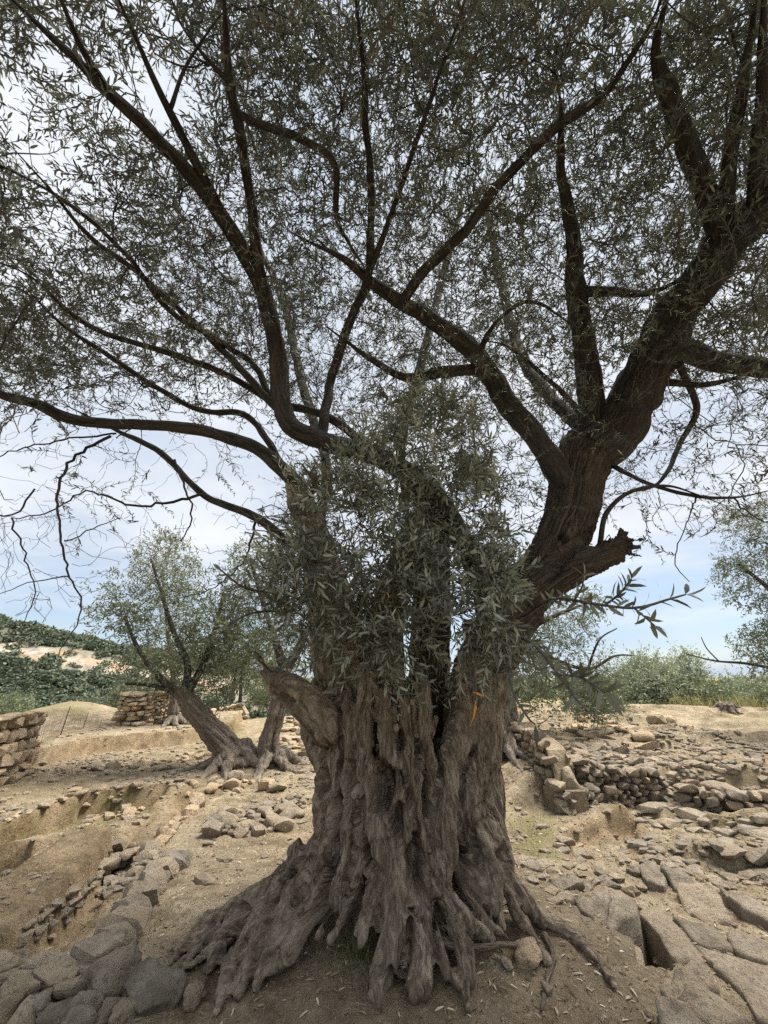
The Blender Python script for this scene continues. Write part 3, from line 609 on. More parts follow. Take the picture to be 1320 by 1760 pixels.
holes = [(661, 1352, 24, 40, .20), (680, 1340, 14, 22, .14), (686, 1398, 12, 28, .12), (650, 1286, 8, 16, .1), (588, 1400, 14, 40, .18), (560, 1545, 16, 34, .2),
         (610, 1560, 13, 36, .18), (497, 1535, 13, 26, .14), (712, 1480, 22, 40, .18), (705, 1590, 10, 20, .10), (800, 1490, 16, 46, .16), (835, 1470, 20, 20, .12), (718, 1300, 10, 24, .12),
         (690, 1270, 9, 18, .1), (610, 1330, 8, 26, .1), (730, 1370, 12, 34, .14), (640, 1460, 8, 22, .1), (575, 1330, 8, 30, .1), (670, 1700, 10, 30, .12), (760, 1590, 12, 30, .14), (484, 1205, 10, 9, .12), (440, 1560, 10, 12, .1), (860, 1440, 9, 26, .08), (620, 1400, 7, 18, .08)]
pit = []
for x, y, a, b, dep in holes:
    c = on_trunk(x, y, 0.0) if not (x < 490 and y < 1300) else P(x, y, 3.25); s = pxm(y, c[1]); pit.append((c, a * s, b * s * 1.1, dep, toward(c)))
pit.append((P(968, 925, 3.55), 0.05, 0.07, 0.10, np.array([0, 1.0, 0])))
link('trunk', strand_mesh('trunk', ST, 0.0105, 0.015, pit, 'bark', LIV + [LIV[0] + k for k in range(10, 17)], [AX0, LIV[0], LIV[2], LIV[0] + 10], 0.5, 0.066), None, olive)

sk = Skel(); limb_defs = [
    [(1005, 780, 3.8, 108), (1060, 735, 3.8, 98), (1105, 650, 3.8, 86), (1148, 560, 3.75, 80), (1198, 490, 3.7, 76), (1250, 420, 3.6, 74), (1320, 350, 3.5, 68), (1420, 270, 3.4, 56), (1540, 160, 3.3, 40)],
    [(1005, 800, 3.85, 56), (1016, 700, 3.95, 50), (1006, 600, 4.0, 43), (990, 500, 4.1, 36), (984, 400, 4.2, 27), (966, 300, 4.3, 18), (962, 180, 4.3, 9), (950, 100, 4.3, 5)],
    [(978, 850, 3.75, 55), (935, 770, 3.6, 46), (870, 690, 3.5, 42), (820, 612, 3.5, 38), (760, 562, 3.5, 33), (690, 520, 3.55, 28), (640, 487, 3.6, 22), (580, 440, 3.6, 14), (500, 400, 3.6, 9)],
    [(1140, 600, 3.8, 52), (1180, 603, 3.8, 44), (1240, 622, 3.8, 40), (1320, 632, 3.7, 37), (1430, 640, 3.6, 30), (1560, 600, 3.5, 20)],
    [(1250, 410, 3.6, 52), (1215, 340, 3.5, 42), (1172, 225, 3.4, 38), (1135, 125, 3.2, 32), (1130, 60, 3.0, 25), (1165, -60, 2.8, 18)],
    [(1240, 400, 3.65, 40), (1255, 280, 3.6, 28), (1278, 120, 3.4, 25), (1300, -20, 3.2, 20)],
    [(1300, 360, 3.5, 44), (1310, 230, 3.35, 34), (1315, 100, 3.2, 30), (1312, -20, 3.0, 24)],
    [(850, 1095, 3.74, 66), (826, 1000, 3.7, 46), (775, 895, 3.6, 44), (720, 832, 3.5, 42), (640, 782, 3.4, 38), (540, 755, 3.3, 38), (490, 715, 3.2, 37), (478, 610, 3.0, 35), (450, 500, 2.9, 33), (400, 400, 2.75, 30), (330, 300, 2.6, 27), (260, 230, 2.5, 25), (190, 165, 2.4, 22), (110, 85, 2.3, 18), (10, -10, 2.2, 14), (-80, -100, 2.1, 8)],
    [(195, 172, 2.4, 20), (145, 90, 2.35, 20), (105, 0, 2.3, 18), (85, -80, 2.2, 14)],
    [(385, 375, 2.74, 24), (330, 270, 2.7, 19), (290, 190, 2.65, 18), (250, 100, 2.6, 17), (205, 0, 2.5, 16), (180, -70, 2.4, 12)],
    [(452, 505, 2.9, 28), (432, 360, 2.85, 22), (412, 230, 2.8, 22), (393, 130, 2.75, 21), (385, 0, 2.7, 18), (382, -90, 2.6, 14)],
    [(403, 150, 2.76, 18), (345, 90, 2.8, 12), (310, 40, 2.8, 10), (290, -20, 2.8, 9)],
    [(292, 190, 2.65, 10), (318, 120, 2.7, 9), (372, 35, 2.75, 8), (400, 10, 2.75, 7)],
    [(553, 752, 3.32, 24), (570, 650, 3.4, 20), (598, 565, 3.5, 20), (634, 465, 3.6, 19), (636, 330, 3.6, 16), (628, 170, 3.5, 15), (612, 0, 3.3, 13), (605, -90, 3.1, 9)],
    [(634, 470, 3.6, 14), (680, 350, 3.55, 11), (730, 200, 3.4, 10), (790, 30, 3.2, 9), (810, -60, 3.0, 6)],
    [(402, 190, 2.78, 16), (450, 215, 2.9, 17), (520, 240, 3.0, 17), (575, 285, 3.1, 16), (578, 370, 3.2, 13), (600, 420, 3.3, 12), (635, 470, 3.5, 12)],
    [(522, 880, 3.75, 44), (500, 820, 3.65, 32), (440, 772, 3.5, 27), (370, 745, 3.4, 25), (270, 732, 3.3, 22), (130, 722, 3.2, 22), (55, 692, 3.1, 20), (-20, 668, 3.0, 18), (-160, 600, 2.8, 12)],
    [(500, 940, 3.78, 26), (440, 890, 3.7, 19), (350, 852, 3.6, 15), (285, 785, 3.5, 13), (210, 745, 3.4, 11), (120, 700, 3.3, 8)],
    [(640, 775, 3.42, 22), (560, 715, 3.5, 18), (470, 690, 3.6, 17), (380, 640, 3.6, 15), (270, 600, 3.6, 13), (150, 560, 3.6, 11), (60, 480, 3.5, 9), (-30, 440, 3.4, 7)],
    [(540, 758, 3.35, 20), (470, 690, 3.3, 15), (430, 620, 3.3, 14), (300, 540, 3.2, 12), (210, 430, 3.1, 10), (110, 345, 3.0, 9), (0, 285, 2.9, 8), (-80, 260, 2.8, 5)],
    [(500, 825, 3.66, 18), (430, 720, 3.8, 15), (330, 700, 3.8, 12), (200, 620, 3.8, 11), (110, 560, 3.7, 9), (20, 470, 3.6, 7)],
    [(495, 720, 3.25, 18), (380, 600, 3.4, 15), (250, 480, 3.4, 12), (150, 400, 3.3, 10), (90, 330, 3.2, 8), (0, 230, 3.1, 6)],
    [(690, 520, 3.55, 22), (735, 460, 3.6, 22), (800, 395, 3.6, 22), (850, 325, 3.6, 22), (950, 225, 3.5, 20), (1040, 160, 3.4, 18), (1110, 60, 3.3, 16), (1150, -40, 3.2, 12)],
    [(870, 690, 3.52, 24), (830, 640, 3.7, 24), (765, 640, 3.8, 26), (700, 650, 3.9, 20), (640, 620, 4.0, 14), (560, 560, 4.2, 9)],
    [(985, 505, 4.1, 26), (1040, 500, 4.0, 22), (1110, 505, 3.9, 20), (1190, 470, 3.8, 18)],
    [(820, 612, 3.5, 16), (860, 545, 3.4, 9), (920, 520, 3.4, 8), (1000, 570, 3.4, 6)],
    [(1020, 735, 3.75, 16), (950, 660, 3.6, 10), (880, 600, 3.5, 9), (830, 585, 3.5, 7)],
    [(1165, 615, 3.75, 16), (1195, 700, 3.6, 14), (1170, 760, 3.5, 11), (1130, 830, 3.4, 9), (1060, 850, 3.4, 7)],
    [(1040, 790, 3.75, 14), (1090, 820, 3.5, 9), (1180, 850, 3.3, 9), (1260, 855, 3.2, 8), (1340, 840, 3.1, 6)],
    [(1030, 940, 3.6, 12), (1045, 880, 3.5, 11), (1080, 845, 3.4, 9), (1150, 835, 3.3, 7), (1250, 870, 3.2, 5)],
    [(1115, 655, 3.8, 18), (1210, 660, 3.7, 14), (1290, 640, 3.6, 10), (1350, 610, 3.5, 7)],
    [(700, 860, 3.7, 22), (690, 760, 4.1, 22), (720, 640, 4.5, 20), (760, 480, 4.8, 16), (800, 330, 5.0, 12)],
    [(540, 930, 3.9, 26), (560, 800, 4.3, 22), (520, 660, 4.7, 20), (480, 500, 5.0, 15), (420, 380, 5.2, 10)],
    [(1000, 740, 3.95, 30), (900, 620, 4.6, 24), (860, 480, 5.0, 18), (830, 320, 5.2, 12)],
    [(1110, 640, 3.85, 32), (1180, 520, 4.6, 24), (1220, 360, 5.0, 18), (1180, 220, 5.2, 12)],
]
for i, d in enumerate(limb_defs):
    p = smooth_path(DL(d), 0.045); p[:, 3] *= 0.72 + 0.16 * min(1.0, p[0, 3] / 0.2); n = len(p); p[:, 3] *= 0.3 + 0.7 * np.clip((n - 1 - np.arange(n)) / 13.0, 0, 1); w = np.stack([fbm(np.stack([np.arange(n) * 0.12, np.full(n, i * 7.1), np.full(n, c * 3.3)], -1), 2) for c in range(3)], -1)
    p[:, :3] += w * (np.minimum(p[:, 3:4] * 1.2, 0.026)) * np.minimum(1, np.arange(n)[:, None] / 6)
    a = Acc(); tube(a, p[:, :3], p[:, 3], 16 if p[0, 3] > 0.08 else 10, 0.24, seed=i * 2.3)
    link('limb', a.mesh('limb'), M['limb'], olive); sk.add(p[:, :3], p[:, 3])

CC, CR = np.array([0.2, 4.4, 4.2]), np.array([6.2, 4.4, 3.4])
def g_(x, y, cx, cy, s): return np.exp(-((x - cx) ** 2 + (y - cy) ** 2) / (2 * s * s))
def dens(x, y):
    d = np.ones_like(x)
    for cx, cy, s, a in ((40, 210, 85, 1.0), (325, 190, 50, .85), (130, 340, 55, .7), (240, 160, 50, .7), (200, 60, 50, .4), (60, 60, 60, .4), (90, 430, 35, .4), (860, 190, 40, .4), (1010, 480, 30, .4), (350, 430, 30, .3), (1050, 280, 40, .3), (1120, 470, 40, .35)): d = d - a * g_(x, y, cx, cy, s)
    d = d * np.where(x < 470, 1 - 0.96 * sst(600, 760, y + 0.12 * (470 - x) * 0), 1)
    d = d * np.where(x > 1030, 1 - 0.90 * sst(560, 720, y), 1)
    d = d * np.where((x >= 470) & (x <= 1030), 1 - 0.75 * sst(620, 800, y), 1)
    d = d * (1 - sst(880, 960, y)); d = d * (0.78 + 0.22 * sst(150, 500, x))
    return np.clip(d, 0, 1)
def crown_samples(n, seed, out_frame=0.35, tmin=1.7):
    r = np.random.default_rng(seed); res = []
    while len(res) < n:
        m = 4000; px = r.uniform(-320, 1640, m); py = r.uniform(-420, 960, m); u = (px - 660) / F; v = (880 - py) / F
        d = np.stack([u, CP - v * SP, SP + v * CP], -1); d /= np.linalg.norm(d, axis=1)[:, None]
        t = r.uniform(tmin, 8.2, m); t = np.where(t < 3.3 + 0.9 * np.clip(py / 700, 0, 1) + 0.5 * sst(800, 1100, px) + 0.25 * fbm(np.stack([px * 0.01, py * 0.01, 0 * px], -1), 2), t + 2.2, t); p = np.array([0, 0, H]) + d * t[:, None]
        inside = (((p - CC) / CR) ** 2).sum(1) < 1 + 0.25 * fbm(p * 0.6, 2)
        fr = (px > -20) & (px < 1340) & (py > -20); acc = np.where(fr, dens(px, py), out_frame * dens(np.clip(px, 0, 1320), np.clip(py, 0, 960)))
        cl = np.clip(0.78 + 1.1 * fbm(p * 1.5 + 31, 2), 0.12, 1)     # foliage gathers in clumps
        ok = inside & (r.uniform(size=m) < acc * cl); res.extend(p[ok])
    return np.array(res[:n])
secondary = grow(sk, crown_samples(300, 1), 0.014, 0.022, 0.005, 0.09, 0.06, 0.03)
for pts, rad in secondary:
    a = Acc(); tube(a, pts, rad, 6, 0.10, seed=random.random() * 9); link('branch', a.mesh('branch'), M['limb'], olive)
def limb_fan(n, seed):                         # straight thin branches among the limbs, before the leaf mass
    r = np.random.default_rng(seed); o = []
    while len(o) < n:
        x = r.uniform(-60, 1380, 400); y = r.uniform(-60, 760, 400); k = r.uniform(size=400) < dens(x, y)
        for a, b in zip(x[k], y[k]): d = unit(ray(a, b)); o.append(np.array([0, 0, H]) + d * (reach(a, b) * r.uniform(0.86, 1.12)))
    return np.array(o[:n])
for pts, rad in grow(sk, limb_fan(170, 17), 0.010, 0.013, 0.0034, 0.10, 0.045, 0.0, minlen=0.3):
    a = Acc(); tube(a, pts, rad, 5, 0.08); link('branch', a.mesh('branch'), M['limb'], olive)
tert = grow(sk, crown_samples(2100, 2), 0.011, 0.012, 0.0036, 0.08, 0.13, 0.05)
tw = Acc()
for pts, rad in tert: tube(tw, pts, rad, 4, cap=False)
# bare, leafless shoots: hanging at the left, straggling at the right
bare = [[(190, 750, 3.3, 9), (125, 790, 3.2, 8), (100, 850, 3.15, 7), (105, 930, 3.1, 6), (120, 990, 3.1, 5), (140, 1050, 3.1, 4), (100, 1130, 3.1, 2)],
        [(350, 850, 3.5, 9), (240, 870, 3.4, 7), (150, 845, 3.3, 5), (90, 880, 3.2, 4), (20, 890, 3.1, 3)], [(20, 890, 3.1, 5), (45, 970, 3.1, 4), (60, 1020, 3.1, 3), (35, 1080, 3.1, 2)],
        [(60, 840, 3.1, 5), (20, 885, 3.1, 5), (-40, 880, 3.1, 5)], [(120, 990, 3.1, 4), (60, 1000, 3.0, 3), (-10, 1025, 3.0, 2)], [(110, 930, 3.1, 4), (170, 905, 3.2, 3), (210, 890, 3.2, 2)],
        [(200, 745, 3.4, 6), (110, 755, 3.3, 5), (40, 770, 3.2, 4), (-20, 790, 3.1, 3)], [(1200, 850, 3.3, 5), (1180, 900, 3.2, 3), (1160, 960, 3.2, 3), (1185, 1000, 3.2, 2)],
        [(1260, 855, 3.2, 5), (1300, 890, 3.1, 4), (1360, 900, 3.0, 3)], [(300, 790, 3.5, 7), (330, 880, 3.5, 5), (310, 930, 3.5, 3)], [(440, 890, 3.7, 8), (420, 960, 3.6, 5), (370, 1010, 3.6, 3), (300, 1030, 3.6, 2)]]
for b in bare:
    p = smooth_path(D(b), 0.05); p[:, 3] *= 0.62; p[1:-1, :3] += rng.normal(size=(len(p) - 2, 3)) * 0.008; a = Acc(); tube(a, p[:, :3], p[:, 3], 5, 0.12); link('bare_branch', a.mesh('bare_branch'), M['limb'], olive); sk.add(p[:, :3], p[:, 3])
def zone_samples(n, poly, d0, d1, seed):
    r = np.random.default_rng(seed); poly = np.array(poly, float); res = []
    while len(res) < n:
        x = r.uniform(poly[:, 0].min(), poly[:, 0].max(), 600); y = r.uniform(poly[:, 1].min(), poly[:, 1].max(), 600); ok = sdf_poly(x, y, poly) < 0
        res.extend(P(a, b, r.uniform(d0, d1)) for a, b in zip(x[ok], y[ok]))
    return np.array(res[:n])
bareT = np.concatenate([zone_samples(300, [(-20, 740), (380, 740), (460, 860), (420, 960), (250, 930), (160, 1030), (60, 1090), (-20, 1000)], 3.0, 3.8, 5),
                        zone_samples(240, [(1050, 700), (1330, 640), (1330, 940), (1180, 920), (1040, 850)], 2.9, 3.8, 6)])
for pts, rad in grow(sk, bareT, 0.008, 0.006, 0.0016, 0.06, 0.16, 0.10): tube(tw, pts, rad, 4, cap=False)
# shoots sprouting in front of the stems
heart = [(470, 960), (520, 820), (600, 760), (690, 670), (800, 670), (845, 800), (880, 950), (880, 1030), (840, 1070), (760, 1060), (690, 1120), (560, 1090), (460, 1030)]
shoot_paths = grow(sk, zone_samples(90, heart, 2.75, 3.5, 8), 0.010, 0.012, 0.004, 0.08, 0.12, 0.0) + grow(sk, zone_samples(240, heart, 2.6, 3.5, 9), 0.008, 0.007, 0.0025, 0.07, 0.14, 0.04)
for pts, rad in shoot_paths: tube(tw, pts, rad, 4, cap=False)
thin = Skel(); thick = Skel()
for p_, t_, r_ in zip(sk.p, sk.t, sk.r): q_ = thin if r_ < 0.017 else thick; q_.p.append(p_); q_.t.append(t_); q_.r.append(r_)
kthin, kthick = thin.kd(), thick.kd(); all_sk, sk = sk, thin
def clear_of_limbs(Q):                         # keep shoots that spring from thin wood and do not smother a limb
    o = []
    for q in Q:
        c, i, d = kthick.find(q)
        if d < thick.r[i] + 0.13 or kthin.find(q)[2] > 0.7: continue
        o.append(q)
    return np.array(o)
lf = Acc(); kd_ = kthin; ow = np.array([TX, TY, 2.6])
leafy(lf, tw, kd_, sk, clear_of_limbs(crown_samples(12000, 3, 0.08)), 0.056, 0.024, ow, 0.20)
leafy(lf, tw, kd_, sk, [q for q in zone_samples(3300, heart, 2.5, 3.6, 11) if random.random() < np.clip(0.45 + 2.4 * fbm(q[None] * 2.8 + 5, 2)[0], 0.03, 1)], 0.074, 0.026, np.array([TX, TY, 1.2]), 0.68)  # lighter leaf tint: front sky light painted into these shoots
leafy(lf, tw, kd_, sk, zone_samples(150, [(460, 1000), (560, 1080), (900, 1080), (930, 1150), (760, 1200), (600, 1180), (470, 1120)], 2.6, 3.4, 12), 0.072, 0.03, np.array([TX, TY, 1.2]), 0.68)  # same lighter tint, front light put into the leaf colour
leafy(lf, tw, kd_, sk, zone_samples(60, [(1050, 740), (1330, 640), (1330, 800), (1100, 830)], 3.0, 3.9, 13), 0.055, 0.03, ow, 0.4)
o = link('foliage', lf.mesh('foliage'), M['leaf'], olive, kind='stuff')
o = link('twigs', tw.mesh('twigs'), M['twig'], olive, kind='stuff')

# sprigs that reach out towards the photographer, every leaf a piece of its own
la = Acc(); leaves(la, np.zeros((1, 3)), np.array([[1.0, 0, 0]]), np.array([[0, 0, 1.0]]), np.array([1.0]), np.array([0.235]), np.array([0.45]), 0.18)
LM = []
for t in (0.25, 0.45, 0.62, 0.8):
    q = la.mesh('leaf'); q.attributes['tint'].data.foreach_set('value', np.full(6, t, np.float32)); q.materials.append(M['leaf']); LM.append(q)
ol = la.mesh('leaf'); ol.materials.append(M['orange'])
def place_leaf(parent, p, d, nrm, ln, me):
    d = Vector(unit(d)); y = Vector(nrm).cross(d).normalized(); z = d.cross(y)
    m = Matrix((d, y, z)).transposed().to_4x4(); m.translation = Vector(p); o = link('leaf', me, None, parent)
    o.matrix_local = m @ Matrix.Diagonal((ln, ln, ln, 1))
def sprig(path, pairs, ln, spread=1.1):
    p = smooth_path(D(path), 0.02); a = Acc(); tube(a, p[:, :3], p[:, 3], 5); s = link('sprig', a.mesh('sprig'), M['twig'], olive)
    T = tangents(p[:, :3]); n = len(p)
    for i in range(pairs):
        j = int((0.3 + 0.7 * i / max(1, pairs - 1)) * (n - 1)); side = unit(np.cross(T[j], rng.normal(size=3)))
        for sg in (1, -1):
            place_leaf(s, p[j, :3], T[j] * random.uniform(0.5, 1.1) + sg * side * spread + rng.normal(size=3) * 0.15, rng.normal(size=3) * 0.5 + T[j], ln * random.uniform(0.7, 1.15), random.choice(LM))
    place_leaf(s, p[-1, :3], T[-1], rng.normal(size=3), ln, LM[2])
for pth, n_, ln_ in [
    ([(900, 1060, 3.2, 5), (950, 1030, 2.6, 6), (1020, 1038, 2.0, 5), (1090, 1045, 1.75, 5), (1150, 1030, 1.65, 4), (1178, 1022, 1.62, 3)], 24, 0.082),
    ([(1040, 1040, 1.95, 4), (1065, 1020, 1.85, 4), (1085, 995, 1.8, 3)], 12, 0.078), ([(1090, 1045, 1.75, 4), (1110, 1062, 1.7, 3), (1125, 1075, 1.66, 3)], 5, 0.075),
    ([(985, 1035, 2.2, 4), (1000, 1010, 2.1, 3), (1003, 990, 2.05, 3)], 5, 0.08),
    ([(880, 1090, 3.1, 5), (920, 1110, 2.5, 6), (960, 1160, 2.0, 6), (990, 1200, 1.75, 5), (1010, 1222, 1.7, 4)], 18, 0.09), ([(960, 1160, 2.0, 4), (1000, 1165, 1.8, 4), (1040, 1190, 1.7, 3)], 12, 0.09),
    ([(870, 1100, 3.0, 4), (880, 1180, 2.4, 4), (905, 1230, 2.1, 4), (920, 1245, 2.05, 3)], 8, 0.085),
    ([(800, 1080, 2.9, 4), (815, 1140, 2.6, 4), (818, 1190, 2.5, 3)], 5, 0.08), ([(740, 1100, 2.7, 4), (760, 1060, 2.4, 4), (790, 1050, 2.3, 3)], 8, 0.085),
    ([(470, 1020, 3.0, 4), (420, 1010, 2.7, 4), (380, 980, 2.5, 3)], 9, 0.075), ([(470, 1050, 3.0, 4), (430, 1055, 2.7, 4), (390, 1075, 2.5, 3)], 8, 0.075),
    ([(700, 980, 2.7, 4), (715, 900, 2.5, 4), (720, 850, 2.45, 3)], 11, 0.082), ([(650, 1120, 2.8, 4), (700, 1060, 2.5, 4), (750, 1040, 2.4, 3)], 8, 0.082),
    ([(820, 860, 2.8, 4), (818, 790, 2.7, 4), (812, 730, 2.65, 3)], 10, 0.078), ([(560, 900, 2.9, 4), (540, 830, 2.8, 4), (520, 800, 2.7, 3)], 8, 0.075)]: sprig(pth, n_, ln_)
ys = smooth_path(D([(800, 1130, 2.75, 3), (812, 1170, 2.6, 3), (816, 1200, 2.55, 3)]), 0.03); a = Acc(); tube(a, ys[:, :3], ys[:, 3], 4); s_ = link('sprig', a.mesh('sprig'), M['twig'], olive)
for x0, y0, x1, y1, e in ((816, 1200, 813, 1246, 0.05), (812, 1190, 832, 1196, 0.03), (664, 1018, 670, 1028, 0.03)):
    d_ = 2.5 if x0 > 700 else 2.4; p0 = P(x0, y0, d_); p1 = P(x1, y1, d_); place_leaf(s_, p0, p1 - p0, np.array([0.9, -0.6, 0.2]), np.linalg.norm(p1 - p0), ol)

# ------------------------------------------------------------------ other olives
def small_olive(label, strands, limbs, blobs, nleaf, ln, seed, voxel=0.026, group=None, leaf='farleaf', bark='farbark', nb=60, cat='tree', name='olive_tree', tint0=0.5, clump=1.2, holes_=()):
    """blobs: (x, y, depth, rx px, ry px, depth radius m)"""
    global rng
    t = thing(name, label, cat, group); r = np.random.default_rng(seed); s = Skel()
    link('trunk', strand_mesh('trunk', strands, voxel, voxel * 0.7, holes_, bark), None, t)
    for q in strands: s.add(np.asarray(q)[:, :3], np.asarray(q)[:, 3] * 0.5)
    for d in limbs:
        p = smooth_path(D(d), 0.08); p[:, 3] *= 0.62; a = Acc(); tube(a, p[:, :3], p[:, 3], 7, 0.15, seed=seed); link('limb', a.mesh('limb'), M['limb'], t); s.add(p[:, :3], p[:, 3])
    def samples(n):
        w = np.array([b[3] * b[4] for b in blobs], float); w /= w.sum(); res = []
        while len(res) < n:
            b = blobs[r.choice(len(blobs), p=w)]; u = r.normal(size=3); u = u / np.linalg.norm(u) * r.uniform() ** (1 / 2.4)
            q = P(b[0] + u[0] * b[3], b[1] + u[1] * b[4], b[2] + u[2] * b[5])
            if r.uniform() < np.clip(0.5 + 1.5 * clump * fbm(q[None] * 1.6 + seed, 2)[0], 0.05, 1): res.append(q)
        return np.array(res)
    tw = Acc(); lf = Acc()
    for pts, rad in grow(s, samples(nb), 0.014, 0.03, 0.005, 0.15, 0.12): tube(tw, pts, rad, 5, cap=False)
    for pts, rad in grow(s, samples(nb * 4), 0.008, 0.01, 0.003, 0.15, 0.14): tube(tw, pts, rad, 4, cap=False)
    cen = np.mean([P(b[0], b[1], b[2]) for b in blobs], 0); leafy(lf, None, s.kd(), s, samples(int(nleaf * 2.2)), ln, 0.05, cen, tint0, 0.24, ext=0.8, lenmin=0.25)
    link('twigs', tw.mesh('twigs'), M['twig'], t, kind='stuff'); link('crown', lf.mesh('crown'), M[leaf], t, kind='stuff'); return t
def bundle(path, n, spread, rr, flare=2.2, seed=0, roots=6, rootlen=0.5):     # strands wound along a trunk path, with surface roots
    r = random.Random(seed); p = smooth_path(D(path), 0.15); p[:, 3] *= 0.58; T = tangents(p[:, :3]); res = [np.column_stack([p[:, :3], p[:, 3] * 0.72])]; res[0][0, 2] -= 0.15
    for k in range(n):
        th = k * 2 * math.pi / n + r.uniform(-.3, .3); tw = r.uniform(-0.5, 0.5); q = []
        for i in range(len(p)):
            f = i / (len(p) - 1); a = th + tw * f; x = np.cross(T[i], [0, 1, 0.01]); x = unit(x); y = np.cross(T[i], x); sp = spread * p[i, 3] * (1 + (flare - 1) * math.exp(-f * 6))
            c = p[i, :3] + sp * (x * math.cos(a) + y * math.sin(a)); q.append([*c, rr * p[i, 3] * r.uniform(0.8, 1.2)])
        res.append(np.array(q))
    for k in range(roots):
        th = k * 2 * math.pi / roots + r.uniform(-.4, .4); q = []
        for f in (0, 0.3, 0.6, 1.0):
            x = p[0, 0] + math.cos(th + 0.3 * f) * (0.6 * p[0, 3] + rootlen * f); y = p[0, 1] + math.sin(th + 0.3 * f) * (0.6 * p[0, 3] + rootlen * f); q.append([x, y, tz(x, y) + 0.22 * (1 - f) ** 2 * rootlen * 1.5 - 0.02 * f, p[0, 3] * rr * (1.1 - 0.75 * f)])
        res.append(np.array(q))
    return res
A_ = bundle([(405, 1322, 8.75, 92), (392, 1290, 8.75, 66), (362, 1254, 8.7, 58), (330, 1215, 8.65, 52), (310, 1185, 8.6, 40)], 9, 0.72, 0.42, 1.7, 3, 8, 0.75)
A_ += bundle([(425, 1318, 8.7, 60), (420, 1290, 8.7, 50), (417, 1272, 8.7, 40)], 7, 0.75, 0.4, 1.5, 4, 0)
small_olive('leaning olive with twisted hollow trunk bending toward the stone block wall', A_,
    [[(320, 1200, 8.6, 30), (296, 1185, 8.6, 22), (262, 1150, 8.5, 16), (235, 1110, 8.4, 11), (215, 1060, 8.4, 8)], [(318, 1195, 8.6, 26), (322, 1140, 8.7, 18), (300, 1090, 8.7, 13), (275, 1010, 8.6, 9), (260, 960, 8.6, 6)], [(320, 1195, 8.6, 26), (350, 1140, 8.9, 18), (370, 1080, 9.1, 13), (385, 1020, 9.1, 9)], [(300, 1190, 8.6, 14), (260, 1178, 8.5, 10), (215, 1175, 8.4, 6)]],
    [(215, 1040, 8.5, 65, 60, 0.9), (290, 985, 8.7, 60, 70, 0.8), (330, 1080, 8.9, 90, 75, 1.0), (260, 1130, 8.6, 75, 50, 0.8), (390, 1090, 9.1, 70, 70, 0.9), (400, 1020, 9.2, 60, 60, 0.8), (360, 1165, 8.8, 80, 30, .7)], 900, 0.085, 21, nb=70)
B_ = bundle([(468, 1326, 8.6, 80), (462, 1290, 8.65, 52), (470, 1245, 8.7, 44), (482, 1200, 8.75, 42), (490, 1150, 8.8, 36)], 8, 0.72, 0.42, 1.7, 5, 8, 0.6)
small_olive('upright narrow olive trunk with split root base beside the leaning olive', B_, [[(490, 1155, 8.8, 30), (470, 1090, 8.9, 18), (450, 1030, 9, 12), (430, 960, 9, 8)], [(490, 1155, 8.8, 30), (530, 1080, 9.1, 18), (560, 1000, 9.3, 12)]],
    [(450, 1080, 9.0, 55, 60, 0.8), (440, 980, 9.0, 60, 60, 0.8), (540, 1060, 9.3, 90, 90, 1.0)], 420, 0.085, 22, nb=40)
C_ = bundle([(296, 1262, 12.6, 46), (297, 1235, 12.6, 32), (300, 1205, 12.6, 26), (300, 1175, 12.6, 18)], 7, 0.72, 0.42, 1.6, 6, 6, 0.5)
small_olive('pale grey olive trunk rising at the end of the stone block wall', C_, [[(300, 1180, 12.6, 14), (290, 1100, 12.6, 10), (280, 1000, 12.6, 6)]], [(275, 960, 12.4, 50, 45, 0.9), (295, 1050, 12.6, 55, 60, 0.9), (300, 1120, 12.6, 60, 50, .8)], 300, 0.09, 23, nb=30)
Dd = bundle([(398, 1204, 19, 16), (399, 1188, 19, 14), (402, 1170, 19, 11)], 5, 0.7, 0.42, 1.5, 7, 0, 0.4)
small_olive('distant olive with two thin dark trunks at the end of the path', Dd, [[(403, 1172, 19, 8), (410, 1120, 19, 5)], [(412, 1207, 18.9, 11), (414, 1190, 19, 10), (414, 1165, 19, 8), (418, 1130, 19, 5)]], [(415, 1120, 19, 70, 45, 1.5), (470, 1150, 20, 60, 35, 1.5), (350, 1140, 19.5, 50, 35, 1.3)], 420, 0.14, 24, 0.03, nb=30)
E_ = bundle([(878, 1312, 7.6, 74), (880, 1275, 7.65, 60), (876, 1235, 7.7, 52), (868, 1190, 7.75, 46), (862, 1140, 7.8, 40)], 9, 0.7, 0.42, 1.9, 9, 9, 0.8)
E_ += [D([(905, 1262, 7.55, 16), (925, 1290, 7.3, 14), (945, 1318, 7.05, 10)]), D([(893, 1270, 7.5, 18), (908, 1300, 7.2, 14), (930, 1330, 7.0, 9)]), D([(860, 1285, 7.4, 16), (850, 1310, 7.1, 12), (846, 1330, 7.0, 8)])]
small_olive('grey olive rooted on top of the rubble terrace wall', E_, [[(864, 1150, 7.8, 36), (900, 1090, 8.0, 20), (950, 1060, 8.2, 12), (1000, 1040, 8.3, 7)], [(864, 1145, 7.8, 30), (870, 1060, 8.0, 18), (900, 980, 8.2, 10)], [(940, 1130, 8.6, 12), (1010, 1150, 8.8, 9), (1055, 1128, 8.8, 6), (1090, 1126, 8.8, 3)], [(1010, 1150, 8.8, 7), (1030, 1100, 8.8, 5), (1060, 1080, 8.8, 3)]],
    [(950, 1100, 8.6, 80, 60, 1.0), (990, 1050, 8.6, 55, 40, 0.8), (960, 1180, 8.4, 80, 40, 0.8), (900, 1090, 8.2, 60, 70, 0.8), (1030, 1160, 8.9, 40, 45, 0.7), (1010, 1205, 8.8, 55, 25, .6)], 620, 0.075, 25, nb=90, tint0=0.42)
